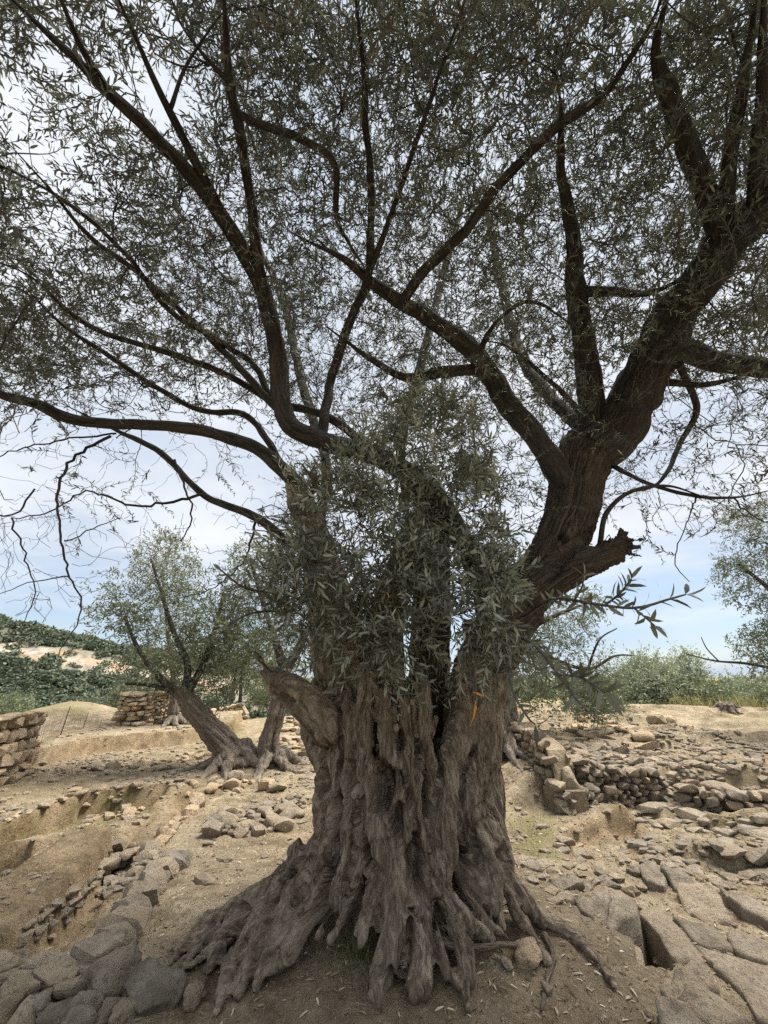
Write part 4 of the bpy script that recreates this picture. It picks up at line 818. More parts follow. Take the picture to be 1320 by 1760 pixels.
F_ = bundle([(1420, 1290, 9.5, 70), (1410, 1230, 9.5, 56), (1400, 1160, 9.4, 46), (1385, 1080, 9.3, 36)], 7, 0.7, 0.42, 1.7, 10, 6, 0.6)
small_olive('olive at the edge of the terrace with a bare low branch reaching out', F_, [[(1400, 1150, 9.4, 18), (1330, 1148, 9.2, 9), (1280, 1140, 9.1, 7), (1230, 1136, 9.0, 5), (1180, 1124, 9.0, 3)], [(1235, 1136, 9.0, 4), (1215, 1115, 9.0, 3), (1205, 1095, 9.0, 2)], [(1385, 1085, 9.3, 26), (1330, 1020, 9.2, 14), (1270, 970, 9.1, 8)], [(1385, 1085, 9.3, 26), (1400, 980, 9.2, 14), (1390, 880, 9.2, 8)]],
    [(1290, 985, 9.2, 65, 60, 0.9), (1310, 1105, 9.2, 60, 45, 0.8), (1380, 1020, 9.3, 80, 110, 1.0), (1360, 900, 9.3, 90, 60, 1.0), (1275, 900, 9.2, 40, 30, .6)], 900, 0.08, 26, nb=80, tint0=0.4)

# ------------------------------------------------------------------ shrubs
def shrub(label, x, y, d, rx, ry, dr, n, ln, leaf, seed, group='shrubs along the terrace edge'):
    b = P(x, y + ry * 0.9, d); bz = tz(b[0], b[1]); s = pxm(y, d); top = P(x, y, d); stems = []
    r = random.Random(seed)
    for k in range(5): th = k * 1.26 + r.random(); stems.append(np.array([[b[0], b[1], bz - 0.1, 0.04], [b[0] + 0.3 * rx * s * math.cos(th), b[1] + 0.3 * dr * math.sin(th), 0.5 * (bz + top[2]), 0.03], [top[0] + 0.6 * rx * s * math.cos(th), top[1] + 0.6 * dr * math.sin(th), top[2], 0.015]]))
    t = thing('shrub', label, 'shrub', group); sk2 = Skel(); tw = Acc(); lf = Acc(); rr_ = np.random.default_rng(seed)
    for q in stems:
        p = smooth_path(q, 0.2); a = Acc(); tube(a, p[:, :3], p[:, 3], 5, 0.1); link('stem', a.mesh('stem'), M['twig'], t); sk2.add(p[:, :3], p[:, 3])
    def samples(n):
        res = []
        while len(res) < n:
            u = rr_.normal(size=3); u = u / np.linalg.norm(u) * rr_.uniform() ** (1 / 2.6)
            q = P(x + u[0] * rx, y + u[1] * ry, d + u[2] * dr); q[2] = max(q[2], bz + 0.05)
            if rr_.uniform() < np.clip(0.6 + 1.5 * fbm(q[None] * 0.9 + seed, 2)[0], 0.05, 1): res.append(q)
        return np.array(res)
    for pts, rad in grow(sk2, samples(60), 0.01, 0.02, 0.006, 0.25, 0.12): tube(tw, pts, rad, 4, cap=False)
    leafy(lf, None, sk2.kd(), sk2, samples(n * 2), ln, 0.07, top - np.array([0, 0, 1]), 0.5, 0.3, ext=1.2, lenmin=0.3)
    link('twigs', tw.mesh('twigs'), M['twig'], t, kind='stuff'); link('crown', lf.mesh('crown'), M[leaf], t, kind='stuff')
shrub('broad pale green shrub behind the pale stones on the terrace rim', 1110, 1190, 16, 65, 60, 1.6, 1000, 0.11, 'veiledleaf', 41)
shrub('tall wispy pale shrub topping its neighbours behind the terrace', 1175, 1175, 17, 38, 52, 1.0, 500, 0.10, 'veiledleaf', 42)
shrub('rounded yellow green shrub behind the grey stump', 1215, 1215, 16, 55, 42, 1.2, 700, 0.11, 'greenleaf', 43)
shrub('bluish grey shrub beyond the grey stump', 1275, 1205, 18, 50, 36, 1.2, 600, 0.11, 'veiledleaf', 44)
shrub('dark olive scrub at the foot of the pale shrub', 1085, 1228, 15, 60, 26, 0.9, 500, 0.10, 'farleaf', 45)
shrub('bright green shrub at the edge of the terrace past the stump', 1330, 1225, 15, 45, 42, 1.0, 500, 0.11, 'greenleaf', 46)
shrub('low green bush beside the grey olive on the terrace', 1045, 1228, 12, 26, 18, 0.5, 200, 0.09, 'greenleaf', 47)
shrub('small dark tree on the far skyline', 1248, 1181, 60, 12, 9, 2.0, 160, 0.4, 'hillleaf', 48, 'skyline trees')
shrub('wide dark thicket on the far skyline', 1205, 1184, 55, 20, 9, 2.0, 220, 0.4, 'hillleaf', 49, 'skyline trees')
for i, (x, y, d, rx, ry, lab) in enumerate(((170, 1225, 22, 50, 22, 'pale scrub above the dug earth bank'), (250, 1195, 22, 55, 24, 'grey green scrub behind the stone block wall'), (20, 1225, 20, 40, 28, 'yellowish scrub beyond the near left dry stone wall'), (480, 1195, 26, 60, 26, 'scrub at the head of the path behind the olives'), (110, 1262, 18, 30, 16, 'small green bush behind the wire mesh fence'), (600, 1190, 24, 70, 40, 'scrub hidden behind the great trunk'))):
    shrub(lab, x, y, d, rx, ry, 1.5, 420, 0.13, 'greenleaf' if i in (2, 4) else 'farleaf', 60 + i, 'scrub along the valley edge')
for i, (x, d) in enumerate(((560, 34), (640, 40), (740, 36), (820, 30), (900, 34), (980, 38), (1040, 30), (1290, 36), (1330, 30), (1160, 40))):
    shrub('low olive green scrub on the far plain beyond the trees', x, 1186, d, 60, 20, 3.0, 260, 0.22, 'farleaf' if i % 2 else 'greenleaf', 90 + i, 'scrub on the far plain')
# maquis on the far hill: individuals that share a few crowns
hb = []
for v in range(5):
    r = np.random.default_rng(80 + v); m = 620; u = r.normal(size=(m, 3)); u /= np.linalg.norm(u, axis=1)[:, None]; u[:, 2] = np.abs(u[:, 2]) * 1.0
    rad = 1 + 0.35 * fbm(u * 2.0 + v * 9, 2); pos = u * (rad * r.uniform(0.72, 1.0, m))[:, None] * np.array([1, 1, 0.75])
    a = Acc(); leaves(a, pos, r.normal(size=(m, 3)), u + r.normal(size=(m, 3)) * 0.5, r.uniform(0.16, 0.34, m), r.uniform(0.12, 0.22, m), np.clip(r.normal(0.45, 0.22, m), 0, 1)); q = a.mesh('maquis_bush', False); q.materials.append(M['hillleaf']); hb.append(q)
cnt = 0; rr_ = np.random.default_rng(99); hs = []
while cnt < 285:
    px, py = rr_.uniform(-60, 330), rr_.uniform(1060, 1265); rd = unit(ray(px, py)); q = np.array([0, 0, H]) + rd * np.arange(30, 260, 0.8)[:, None]
    below = np.nonzero(q[:, 2] < hill_h(q[:, 0], q[:, 1]))[0]
    if len(below) == 0: continue
    hit = q[below[0]]
    band = math.exp(-((py - (1112 + 0.17 * px)) / 17) ** 2)
    if rr_.uniform() < 0.93 * band or rr_.uniform() > (0.55 if py < 1150 else 0.9): continue
    s = rr_.uniform(1.1, 2.3) * (1.15 if py < 1100 else 1.0) * (0.6 if band > 0.3 else 1); cnt += 1
    o = link('maquis_bush', hb[cnt % 5], None, None, label='dark maquis bush along the crest of the far hillside' if py < 1098 + 0.17 * px else ('maquis bush among the bare rocks of the far hillside' if band > 0.15 else 'dark maquis bush on the lower slope of the far hillside'), category='bush', group='bushes on the far hillside' + (' crest' if py < 1098 + 0.17 * px else (' rocks' if band > 0.15 else ' slope')))
    o.location = (hit[0], hit[1], hit[2] - 0.3); o.rotation_euler = (0, 0, rr_.uniform(0, 6.28)); o.scale = (s * rr_.uniform(.9, 1.3), s, s * rr_.uniform(.7, 1.0))

# the rest of the maquis, too small to tell apart
mq = Acc(); rr_ = np.random.default_rng(123); X = rr_.uniform(-150, 20, 2300); Y = rr_.uniform(38, 105, 2300)
for x, y, z in zip(X, Y, hill_h(X, Y)):
    px, py = project(np.array([x, y, z])); band = math.exp(-((py - (1112 + 0.17 * px)) / 17) ** 2)
    if rr_.uniform() < 0.9 * band: continue
    m = 60; u = unit(rr_.normal(size=(m, 3))); u[:, 2] = np.abs(u[:, 2]); s = rr_.uniform(0.6, 1.5); leaves(mq, np.array([x, y, z - 0.2]) + u * s * rr_.uniform(0.7, 1, (m, 1)) * np.array([1.2, 1.2, 0.8]), rr_.normal(size=(m, 3)), u, rr_.uniform(0.4, 0.8, m) * s, rr_.uniform(0.25, 0.45, m) * s, np.clip(rr_.normal(rr_.uniform(0.35, 0.8), 0.2, m), 0, 1))
link('maquis_scrub', mq.mesh('maquis_scrub', False), M['hillleaf'], None, kind='stuff', label='low scrub covering the far hillside', category='scrub')

# ------------------------------------------------------------------ stones
def stone_mesh(seed, blocky=0.5, npts=22):
    r = np.random.default_rng(seed); u = r.normal(size=(npts, 3)); u /= np.linalg.norm(u, axis=1)[:, None]
    e = 1 - 0.62 * blocky; u = np.sign(u) * np.abs(u) ** e; u /= np.max(np.abs(u), axis=0)[None] ; u *= r.uniform(0.86, 1.0, (npts, 1))
    bm = bmesh.new()
    for q in u: bm.verts.new(q * 0.5)
    res = bmesh.ops.convex_hull(bm, input=bm.verts[:]); bmesh.ops.delete(bm, geom=[g for g in res['geom_interior'] if isinstance(g, bmesh.types.BMVert)], context='VERTS')
    for f in bm.faces: f.smooth = True
    for e_ in bm.edges:
        if len(e_.link_faces) == 2 and e_.calc_face_angle(0) > R(38): e_.smooth = False
    me = bpy.data.meshes.new('stone'); bm.to_mesh(me); bm.free(); return me
SM = {}
for mat in ('stone', 'wallstone', 'slab'):
    for kind, bl in (('block', 0.85), ('rubble', 0.45)):
        SM[mat, kind] = [stone_mesh(100 + i + (50 if kind == 'block' else 0), bl) for i in range(10)]
        for q in SM[mat, kind]: q.materials.append(M[mat])
def stone(parent, loc, size, rot, mat='stone', kind='rubble', name='stone'):
    o = link(name, random.choice(SM[mat, kind]), None, parent); o.location = loc; o.scale = size; o.rotation_euler = rot; return o
def jit(a): return (random.gauss(0, a), random.gauss(0, a), random.gauss(0, a * 1.5))
def dry_wall(label, name, cat, line, base_off, height, smin, smax, mat, kind, depth=0.25, course=0.62, ragged=0.0, tilt=0.06, hfun=None, core=True):
    """courses of separate stones on a polyline (world x, y), their faces to the viewer's side"""
    t = thing(name, label, cat); line = np.array(line, float); seg = np.linalg.norm(np.diff(line, axis=0), axis=1); cum = np.concatenate([[0], np.cumsum(seg)]); tot = cum[-1]
    def at(s): 
        s = min(max(s, 0), tot - 1e-6); i = np.searchsorted(cum, s, 'right') - 1; f = (s - cum[i]) / seg[i]; p = line[i] * (1 - f) + line[i + 1] * f; d = (line[i + 1] - line[i]) / seg[i]; return p, math.atan2(d[1], d[0])
    z = 0.0
    while z < height:
        ch = random.uniform(smin, smax) * course; s = random.uniform(-smax, 0) * 0.5
        while s < tot:
            w = random.uniform(smin, smax) * random.choice((0.8, 1, 1, 1.35)); p, a = at(s + w / 2); g = tz(p[0], p[1]) + base_off
            hh = height if hfun is None else hfun((s + w / 2) / tot) * height
            if z < hh + random.gauss(0, ragged) and s + w * 0.5 < tot:
                zz = g + z + ch / 2 + random.uniform(-0.012, 0.012)
                nrm = np.array([-math.sin(a), math.cos(a)]); off = random.uniform(-0.03, 0.03) + 0.12 * z
                stone(t, (p[0] + nrm[0] * off, p[1] + nrm[1] * off, zz), (w * 1.06, depth * random.uniform(0.8, 1.2), ch * random.uniform(1.0, 1.2)), (random.gauss(0, tilt), random.gauss(0, tilt), a + random.gauss(0, tilt * 1.3)), mat, kind if kind != 'mixed' else random.choice(('block', 'rubble', 'rubble')))
            s += w
        z += ch * 0.94
    if core:                                   # earth packing behind the face stones
        a_ = Acc(); n = max(3, int(tot / 0.12)); V = []
        for i in range(n + 1):
            p, a = at(tot * (0.02 + 0.96 * i / n)); nrm = np.array([-math.sin(a), math.cos(a)]); g = tz(p[0], p[1]) + base_off; hh = (height if hfun is None else hfun(i / n) * height) * 0.88
            f = p + nrm * depth * 0.22; b = p + nrm * (depth * 1.6); V += [[*f, g - 0.15], [*(f + nrm * 0.10 * hh), g + hh], [*b, g + hh], [*b, g - 0.15]]
        i = np.arange(n)[:, None] * 4; Q = [np.concatenate([np.stack([i[:, 0] + k, i[:, 0] + (k + 1) % 4, i[:, 0] + 4 + (k + 1) % 4, i[:, 0] + 4 + k], -1) for k in range(4)]), np.array([[0, 1, 2, 3], [4 * n + 3, 4 * n + 2, 4 * n + 1, 4 * n]])]
        a_.add(np.array(V), Q); link('earth_core', a_.mesh('earth_core', False), M['soil'], t)
    return t
# left wall, its long face towards the trench
w0 = G0(-150, 1395)[:2]; w1 = G0(0, 1349)[:2]; w2 = G0(50, 1328)[:2]
t = dry_wall('honey coloured dry stone wall ending at the leaning mesh fence post', 'stone_wall', 'wall', [w0, w1, w2], 0.0, 0.96, 0.12, 0.32, 'wallstone', 'mixed', 0.32, tilt=0.12, course=0.74)
d_ = unit(np.array([w2[0] - w1[0], w2[1] - w1[1]]))
for k in range(7):                             # wide flat cap stones
    p = np.array(w2) - d_ * (0.12 + 0.27 * k); stone(t, (p[0] - 0.14, p[1], tz(*p) + 0.98), (0.42, 0.34, 0.12), (random.gauss(0, .08), random.gauss(0, .08), random.uniform(0, 3)), 'wallstone', 'block')
p = G0(18, 1336)[:2]; stone(t, (p[0] + 0.07, p[1], tz(*p) + 0.2), (0.36, 0.16, 0.52), (0.1, 0.5, math.atan2(d_[1], d_[0]) + 3.14), 'wallstone', 'block')
# stone block wall at the back
q0 = P(196, 1262, 12.2)[:2]; q1 = P(240, 1260, 12.2)[:2]; q2 = P(306, 1244, 13.4)[:2]
dry_wall('squared stone block wall pier beside the earth bank', 'block_wall', 'wall', [q0, q1], -0.05, 0.84, 0.16, 0.30, 'wallstone', 'block', 0.5, tilt=0.015)
dry_wall('fine rubble wall running back from the squared block pier', 'rubble_wall', 'wall', [q1 + [0.05, 0.1], q2], -0.05, 0.88, 0.10, 0.20, 'wallstone', 'rubble', 0.3, tilt=0.06)
dry_wall('low field wall under the distant twin trunk olive', 'field_wall', 'wall', [P(352, 1212, 17)[:2], P(425, 1212, 17)[:2]], -0.05, 0.36, 0.16, 0.34, 'wallstone', 'rubble', 0.3, ragged=0.05)
# right terrace
fx = [G0(885, 1345)[:2], G0(930, 1372)[:2], G0(968, 1402)[:2]]
dry_wall('collapsing rubble wall spur below the grey olive on the terrace', 'rubble_wall', 'wall', [fx[2], fx[1], fx[0]][::-1], -0.03, 0.40, 0.09, 0.20, 'stone', 'rubble', 0.22, ragged=0.07, tilt=0.18, hfun=lambda f: 1.0 - 0.25 * f)
fx2 = [G0(968, 1402)[:2], G0(1030, 1392)[:2], G0(1062, 1390)[:2]]
dry_wall('low tumbled rubble wall end beside the sunken earth floor', 'rubble_wall', 'wall', fx2, -0.03, 0.30, 0.08, 0.17, 'stone', 'rubble', 0.2, ragged=0.07, tilt=0.2, hfun=lambda f: 1 - 0.35 * f)
fx3 = [P(985, 1372, 6.45)[:2], P(1090, 1378, 6.4)[:2], P(1160, 1380, 6.4)[:2]]
dry_wall('carefully fitted grey rubble wall face holding up the terrace', 'terrace_wall', 'wall', fx3, -0.25, 0.62, 0.08, 0.20, 'stone', 'rubble', 0.25, ragged=0.03, tilt=0.06)
fx4 = [P(1165, 1378, 6.35)[:2], P(1240, 1385, 6.1)[:2], P(1330, 1400, 5.9)[:2], P(1420, 1410, 5.9)[:2]]
dry_wall('long course of flat grey stones leading off past the fitted wall', 'terrace_wall', 'wall', fx4, -0.22, 0.48, 0.09, 0.24, 'stone', 'rubble', 0.28, ragged=0.06, tilt=0.10, course=0.5)
def stone_field(label, name, cat, polys, mat, kind, flat=0.55, sink=0.25, along=None, spread=0.5):
    """stones bedded in the ground inside photo outlines: (outline, how many, smallest, largest)"""
    t = thing(name, label, cat); r = np.random.default_rng(sum(map(ord, label)))
    for poly, n, s0, s1 in polys:
        pl = np.array(poly, float); c = 0; used = []; tries = 0
        while c < n and tries < n * 40:
            tries += 1; x = r.uniform(pl[:, 0].min(), pl[:, 0].max()); y = r.uniform(pl[:, 1].min(), pl[:, 1].max())
            if sdf_poly(np.array([x]), np.array([y]), pl)[0] > 0: continue
            g = G(x, y); s = s0 + (s1 - s0) * r.uniform() ** 1.8
            if any(math.hypot(g[0] - u[0], g[1] - u[1]) < spread * (s + u[2]) * 0.8 for u in used): continue
            used.append((g[0], g[1], s)); c += 1; h = s * flat * r.uniform(0.7, 1.2)
            a = r.uniform(0, 6.28) if along is None else along + r.normal() * 0.25
            stone(t, (g[0], g[1], g[2] + h * (0.5 - sink)), (s * r.uniform(1.0, 1.5), s, h), (r.normal() * 0.12, r.normal() * 0.12, a), mat, kind)
    return t
stone_field('spill of grey rubble covering the slope above the fitted terrace wall', 'rubble_spread', 'rubble', [([(940, 1285), (1060, 1285), (1100, 1330), (1000, 1345)], 90, 0.09, 0.26), ([(1060, 1300), (1200, 1310), (1320, 1350), (1320, 1385), (1180, 1370), (1090, 1345)], 130, 0.09, 0.28), ([(1150, 1330), (1320, 1330), (1320, 1350)], 26, 0.12, 0.3)], 'stone', 'rubble', 0.5, 0.2, 0.0, 0.42)
stone_field('pale stepped stones climbing to the terrace rim', 'rubble_spread', 'rubble', [([(1000, 1240), (1040, 1240), (1110, 1265), (1120, 1290), (960, 1285)], 75, 0.15, 0.42)], 'wallstone', 'block', 0.4, 0.2, 0.0, 0.42)
stone_field('two pale stone heaps on the bare terrace rim', 'stone_heap', 'rubble', [([(1060, 1228), (1085, 1232), (1085, 1238), (1060, 1236)], 5, 0.25, 0.4), ([(1125, 1236), (1155, 1237), (1155, 1243), (1125, 1243)], 6, 0.25, 0.45)], 'wallstone', 'rubble', 0.6, 0.15, None, 0.35)
stone_field('weathered ledge stones on the lower ground before the terrace', 'ledge_stones', 'rock', [([(1090, 1400), (1320, 1405), (1320, 1440), (1200, 1432), (1100, 1418)], 30, 0.12, 0.30), ([(1100, 1440), (1320, 1450), (1320, 1500), (1180, 1490), (1095, 1470)], 34, 0.10, 0.28), ([(960, 1425), (1000, 1430), (1000, 1480), (960, 1470)], 10, 0.08, 0.2), ([(890, 1478), (1010, 1485), (1080, 1520), (960, 1560), (910, 1530)], 22, 0.07, 0.24)], 'stone', 'rubble', 0.4, 0.36, 0.1, 0.45)
stone_field('stones of an old wall foundation between the great trunk and the leaning olive', 'wall_footing', 'wall', [([(350, 1420), (395, 1400), (520, 1368), (528, 1385), (490, 1425), (430, 1440), (370, 1442)], 48, 0.10, 0.30)], 'stone', 'rubble', 0.6, 0.25, None, 0.42)
stone_field('pale stones around the roots of the leaning olive', 'stone_heap', 'rubble', [([(310, 1348), (380, 1338), (480, 1345), (490, 1360), (330, 1366)], 18, 0.10, 0.26)], 'wallstone', 'rubble', 0.65, 0.15, None, 0.5)
stone_field('flat stones littering the upper dug terrace', 'rubble_spread', 'rubble', [([(130, 1322), (200, 1312), (330, 1298), (370, 1300), (330, 1320), (200, 1332)], 60, 0.10, 0.32), ([(330, 1285), (400, 1272), (420, 1290), (380, 1310)], 18, 0.1, 0.28)], 'wallstone', 'rubble', 0.45, 0.25, None, 0.42)
stone_field('pale tumbled stones beyond the upright narrow olive', 'rubble_spread', 'rubble', [([(480, 1225), (560, 1225), (560, 1300), (500, 1300)], 60, 0.14, 0.4)], 'wallstone', 'block', 0.45, 0.2, None, 0.42)
stone_field('pale stones glimpsed between the stems of the great trunk', 'rubble_spread', 'rubble', [([(740, 1190), (800, 1190), (840, 1330), (850, 1360), (760, 1300)], 40, 0.14, 0.36)], 'wallstone', 'rubble', 0.5, 0.2, None, 0.42)
stone_field('low line of foundation stones along the earth ridge toward the leaning olive', 'wall_footing', 'wall', [([(236, 1478), (285, 1425), (334, 1372), (350, 1376), (300, 1432), (250, 1488)], 36, 0.08, 0.22)], 'wallstone', 'rubble', 0.6, 0.25, 1.3, 0.4)
stone_field('low line of stones along the far edge of the mossy excavation pit', 'wall_footing', 'wall', [([(0, 1408), (145, 1354), (292, 1343), (292, 1350), (150, 1362), (0, 1418)], 34, 0.07, 0.18)], 'wallstone', 'rubble', 0.5, 0.3, None, 0.4)
stone_field('line of small stones along the red earth baulk', 'wall_footing', 'wall', [([(0, 1640), (120, 1545), (196, 1468), (204, 1476), (130, 1560), (10, 1665)], 34, 0.06, 0.16)], 'stone', 'rubble', 0.6, 0.25, 1.3, 0.4)
stone_field('stones scattered on the floor of the mossy excavation pit', 'rubble_spread', 'rubble', [([(150, 1372), (250, 1365), (230, 1400), (140, 1410)], 26, 0.07, 0.22)], 'wallstone', 'rubble', 0.5, 0.25, None, 0.45)
stone_field('broken stones heaped between the red baulk and the kerb row', 'rubble_spread', 'rubble', [([(180, 1460), (290, 1470), (305, 1500), (240, 1530), (165, 1545), (150, 1520)], 55, 0.07, 0.24), ([(60, 1560), (150, 1540), (120, 1600), (60, 1640)], 8, 0.06, 0.14)], 'stone', 'rubble', 0.55, 0.25, None, 0.42)
# row of kerb stones running towards the photographer
t = thing('kerb_row', 'row of large half buried kerb stones left of the great roots', 'wall')
for x, y, sx, sy, sz, a in ((275, 1508, .34, .26, .2, .4), (255, 1535, .30, .26, .22, .2), (232, 1560, .34, .27, .24, .5), (222, 1588, .30, .26, .24, .9), (205, 1613, .32, .26, .24, .3), (190, 1640, .30, .22, .2, .7), (165, 1655, .34, .26, .18, .4), (300, 1490, .3, .3, .18, .1)):
    g = G(x, y); stone(t, (g[0], g[1], g[2] + sz * 0.18), (sx, sy, sz), (random.gauss(0, .1), random.gauss(0, .1), a), 'stone', 'rubble')

# single boulders, shaped one by one
def boulder(name, label, x, y, size, rot, mat='stone', seed=0, cat='rock', sub=4, lift=0.2, group=None, amp=0.30):
    bm = bmesh.new(); bmesh.ops.create_icosphere(bm, subdivisions=sub, radius=0.5); V = np.array([v.co[:] for v in bm.verts]); u = unit(V)
    e = 0.72; W = np.sign(u) * np.abs(u) ** e; W = W / np.linalg.norm(W, axis=1)[:, None] ** 0.5 * 0.5
    for pl in range(7):                        # flat broken faces
        r = np.random.default_rng(seed * 31 + pl); nn = unit(r.normal(size=3)); lim = r.uniform(0.24, 0.40); dd = W @ nn; W = W - np.where(dd > lim, dd - lim, 0)[:, None] * nn * 0.9
    W = W * (1 + amp * (0.9 * fbm(W * 2.4 + seed * 3.1, 3) - 0.55 * np.abs(fbm(W * np.array([3, 3, 7]) + seed * 1.7, 3)) + 0.22 * fbm(W * 12 + seed, 2))[:, None])
    for v, w in zip(bm.verts, W): v.co = w
    for f in bm.faces: f.smooth = True
    me = bpy.data.meshes.new(name); bm.to_mesh(me); bm.free(); me.materials.append(M[mat]); g = G(x, y)
    o = link(name, me, None, None, label=label, category=cat); o.location = (g[0], g[1], g[2] + size[2] * lift); o.scale = size; o.rotation_euler = rot
    if group: o['group'] = group
boulder('boulder', 'big angular grey boulder at the near end of the kerb row', 188, 1698, (.36, .25, .26), (.1, .1, .5), 'stone', 1)
boulder('boulder', 'smooth tan rock slab under the left root tips', 262, 1725, (.30, .36, .2), (.2, -.25, .9), 'slab', 2, sub=4, amp=.2)
boulder('loose_stone', 'small upright pale stone propped against the left roots', 330, 1733, (.10, .08, .13), (.1, .2, .3), 'wallstone', 3, 'stone', lift=.35)
boulder('boulder', 'jagged grey rock beside the big angular boulder', 85, 1700, (.25, .17, .16), (.2, .1, .2), 'stone', 4)
boulder('boulder', 'low broken rock at the far left of the boulder line', 28, 1722, (.2, .18, .16), (.0, .3, .7), 'stone', 5)
boulder('boulder', 'flat grey rock behind the jagged rock', 60, 1672, (.27, .14, .13), (.1, .1, .4), 'stone', 6)
boulder('boulder', 'rough dark rock in front of the big angular boulder', 145, 1745, (.17, .14, .14), (.1, .3, .4), 'stone', 7)
boulder('boulder', 'tan ground rock at the foot of the boulder line', 90, 1755, (.22, .15, .11), (.0, .1, .1), 'slab', 8)
boulder('boulder', 'small wedge of rock between the boulders and the tan slab', 215, 1752, (.15, .12, .13), (.2, .1, .8), 'slab', 18)
boulder('boulder', 'long grey rock leaning on the low broken rock', -10, 1672, (.25, .17, .15), (.2, .1, .2), 'stone', 19)
for i, (x, y, sz) in enumerate(((40, 1700, .16), (120, 1712, .15), (10, 1745, .15), (60, 1738, .14), (105, 1680, .14), (150, 1672, .13), (20, 1655, .14), (185, 1748, .12), (40, 1760, .15), (130, 1768, .14), (90, 1662, .11), (0, 1700, .14))):
    boulder('rock', 'rough grey rock packed into the boulder line before the kerb row', x, y, (sz * 1.3, sz, sz * .8), (.2 * (i % 3 - 1), .15 * (i % 2), i * .7), 'stone', 70 + i, 'rock', sub=3, group='rocks packed into the boulder line')
boulder('loose_stone', 'rounded pale stone half buried under the thin surface root', 914, 1650, (.21, .15, .14), (.1, .0, .2), 'wallstone', 9, 'stone', lift=.1)
boulder('loose_stone', 'egg sized pale stone beside the half buried round stone', 872, 1664, (.075, .06, .06), (0, .1, .6), 'wallstone', 10, 'stone', lift=.3)
boulder('loose_stone', 'dull brown stone in the soil below the half buried round stone', 942, 1708, (.07, .06, .06), (0, .1, .2), 'slab', 11, 'stone', lift=.3)
boulder('boulder', 'big block sitting on the rubble wall spur', 985, 1385, (.46, .40, .42), (.2, .2, .5), 'stone', 12, lift=.55)
boulder('boulder', 'large smooth tilted block among the terrace stones', 1255, 1345, (.75, .5, .34), (.1, .25, -.5), 'slab', 13, lift=.35)
boulder('loose_stone', 'lone round grey stone at the tip of the wall foundation', 364, 1425, (.20, .18, .2), (0, .2, .2), 'stone', 14, 'stone', lift=.3)
boulder('loose_stone', 'bright white flat stone beside the red earth baulk', 122, 1548, (.15, .11, .07), (0, .1, .3), 'wallstone', 15, 'stone', lift=.3)
boulder('loose_stone', 'small white stone lower down beside the red earth baulk', 72, 1588, (.10, .07, .05), (0, .1, .3), 'wallstone', 16, 'stone', lift=.3)
boulder('loose_stone', 'weathered wooden looking stone lying alone on the path by the roots', 355, 1518, (.28, .12, .1), (0, .1, -.5), 'slab', 17, 'stone', lift=.2)
# bedrock slabs around the cist at the lower right
outc = thing('rock_outcrop', 'cracked flat bedrock slabs around a dark rectangular pit by the right roots', 'rock')
def slab(pts, z, thick, mat, seed, tilt=(0, 0), rough=0.02, name='slab'):
    pl = np.array([G0(a, b, z)[:2] for a, b in pts]); c = pl.mean(0); n = len(pl); o = []
    for i in range(n):
        for f in np.linspace(0, 1, 7, endpoint=False): o.append(pl[i] * (1 - f) + pl[(i + 1) % n] * f)
    o = np.array(o); o = 0.6 * o + 0.2 * np.roll(o, 1, 0) + 0.2 * np.roll(o, -1, 0); m = len(o); o = c + (o - c) * (1 + 0.05 * fbm(np.column_stack([o * 9, np.full(m, seed)]), 2))[:, None]
    rings = []
    for f, dz in ((1.0, -thick), (1.0, -0.025), (0.965, -0.004), (0.8, 0), (0.55, 0.004), (0.3, 0.004), (0.08, 0.004)):
        q = c + (o - c) * f; zz = z + dz + tilt[0] * (q[:, 0] - c[0]) + tilt[1] * (q[:, 1] - c[1]) + rough * fbm(np.column_stack([q * 5, np.full(m, seed * 3.3)]), 3) + (0.25 * rough * fbm(np.column_stack([q * 22, np.full(m, seed * 1.3)]), 2)); rings.append(np.column_stack([q, zz]))
    V = np.concatenate(rings); k = len(rings); i = np.arange(k - 1)[:, None] * m; j = np.arange(m)[None, :]; jj = (j + 1) % m
    Q = np.stack([i + j, i + jj, i + m + jj, i + m + j], -1).reshape(-1, 4); a = Acc(); a.add(V, [Q, (np.arange(m) + (k - 1) * m)[None, :]]); me = a.mesh(name); me.materials.append(M[mat])
    area = pl[:, 0] @ np.roll(pl[:, 1], -1) - pl[:, 1] @ np.roll(pl[:, 0], -1)
    if area < 0: me.flip_normals()
    link(name, me, None, outc)
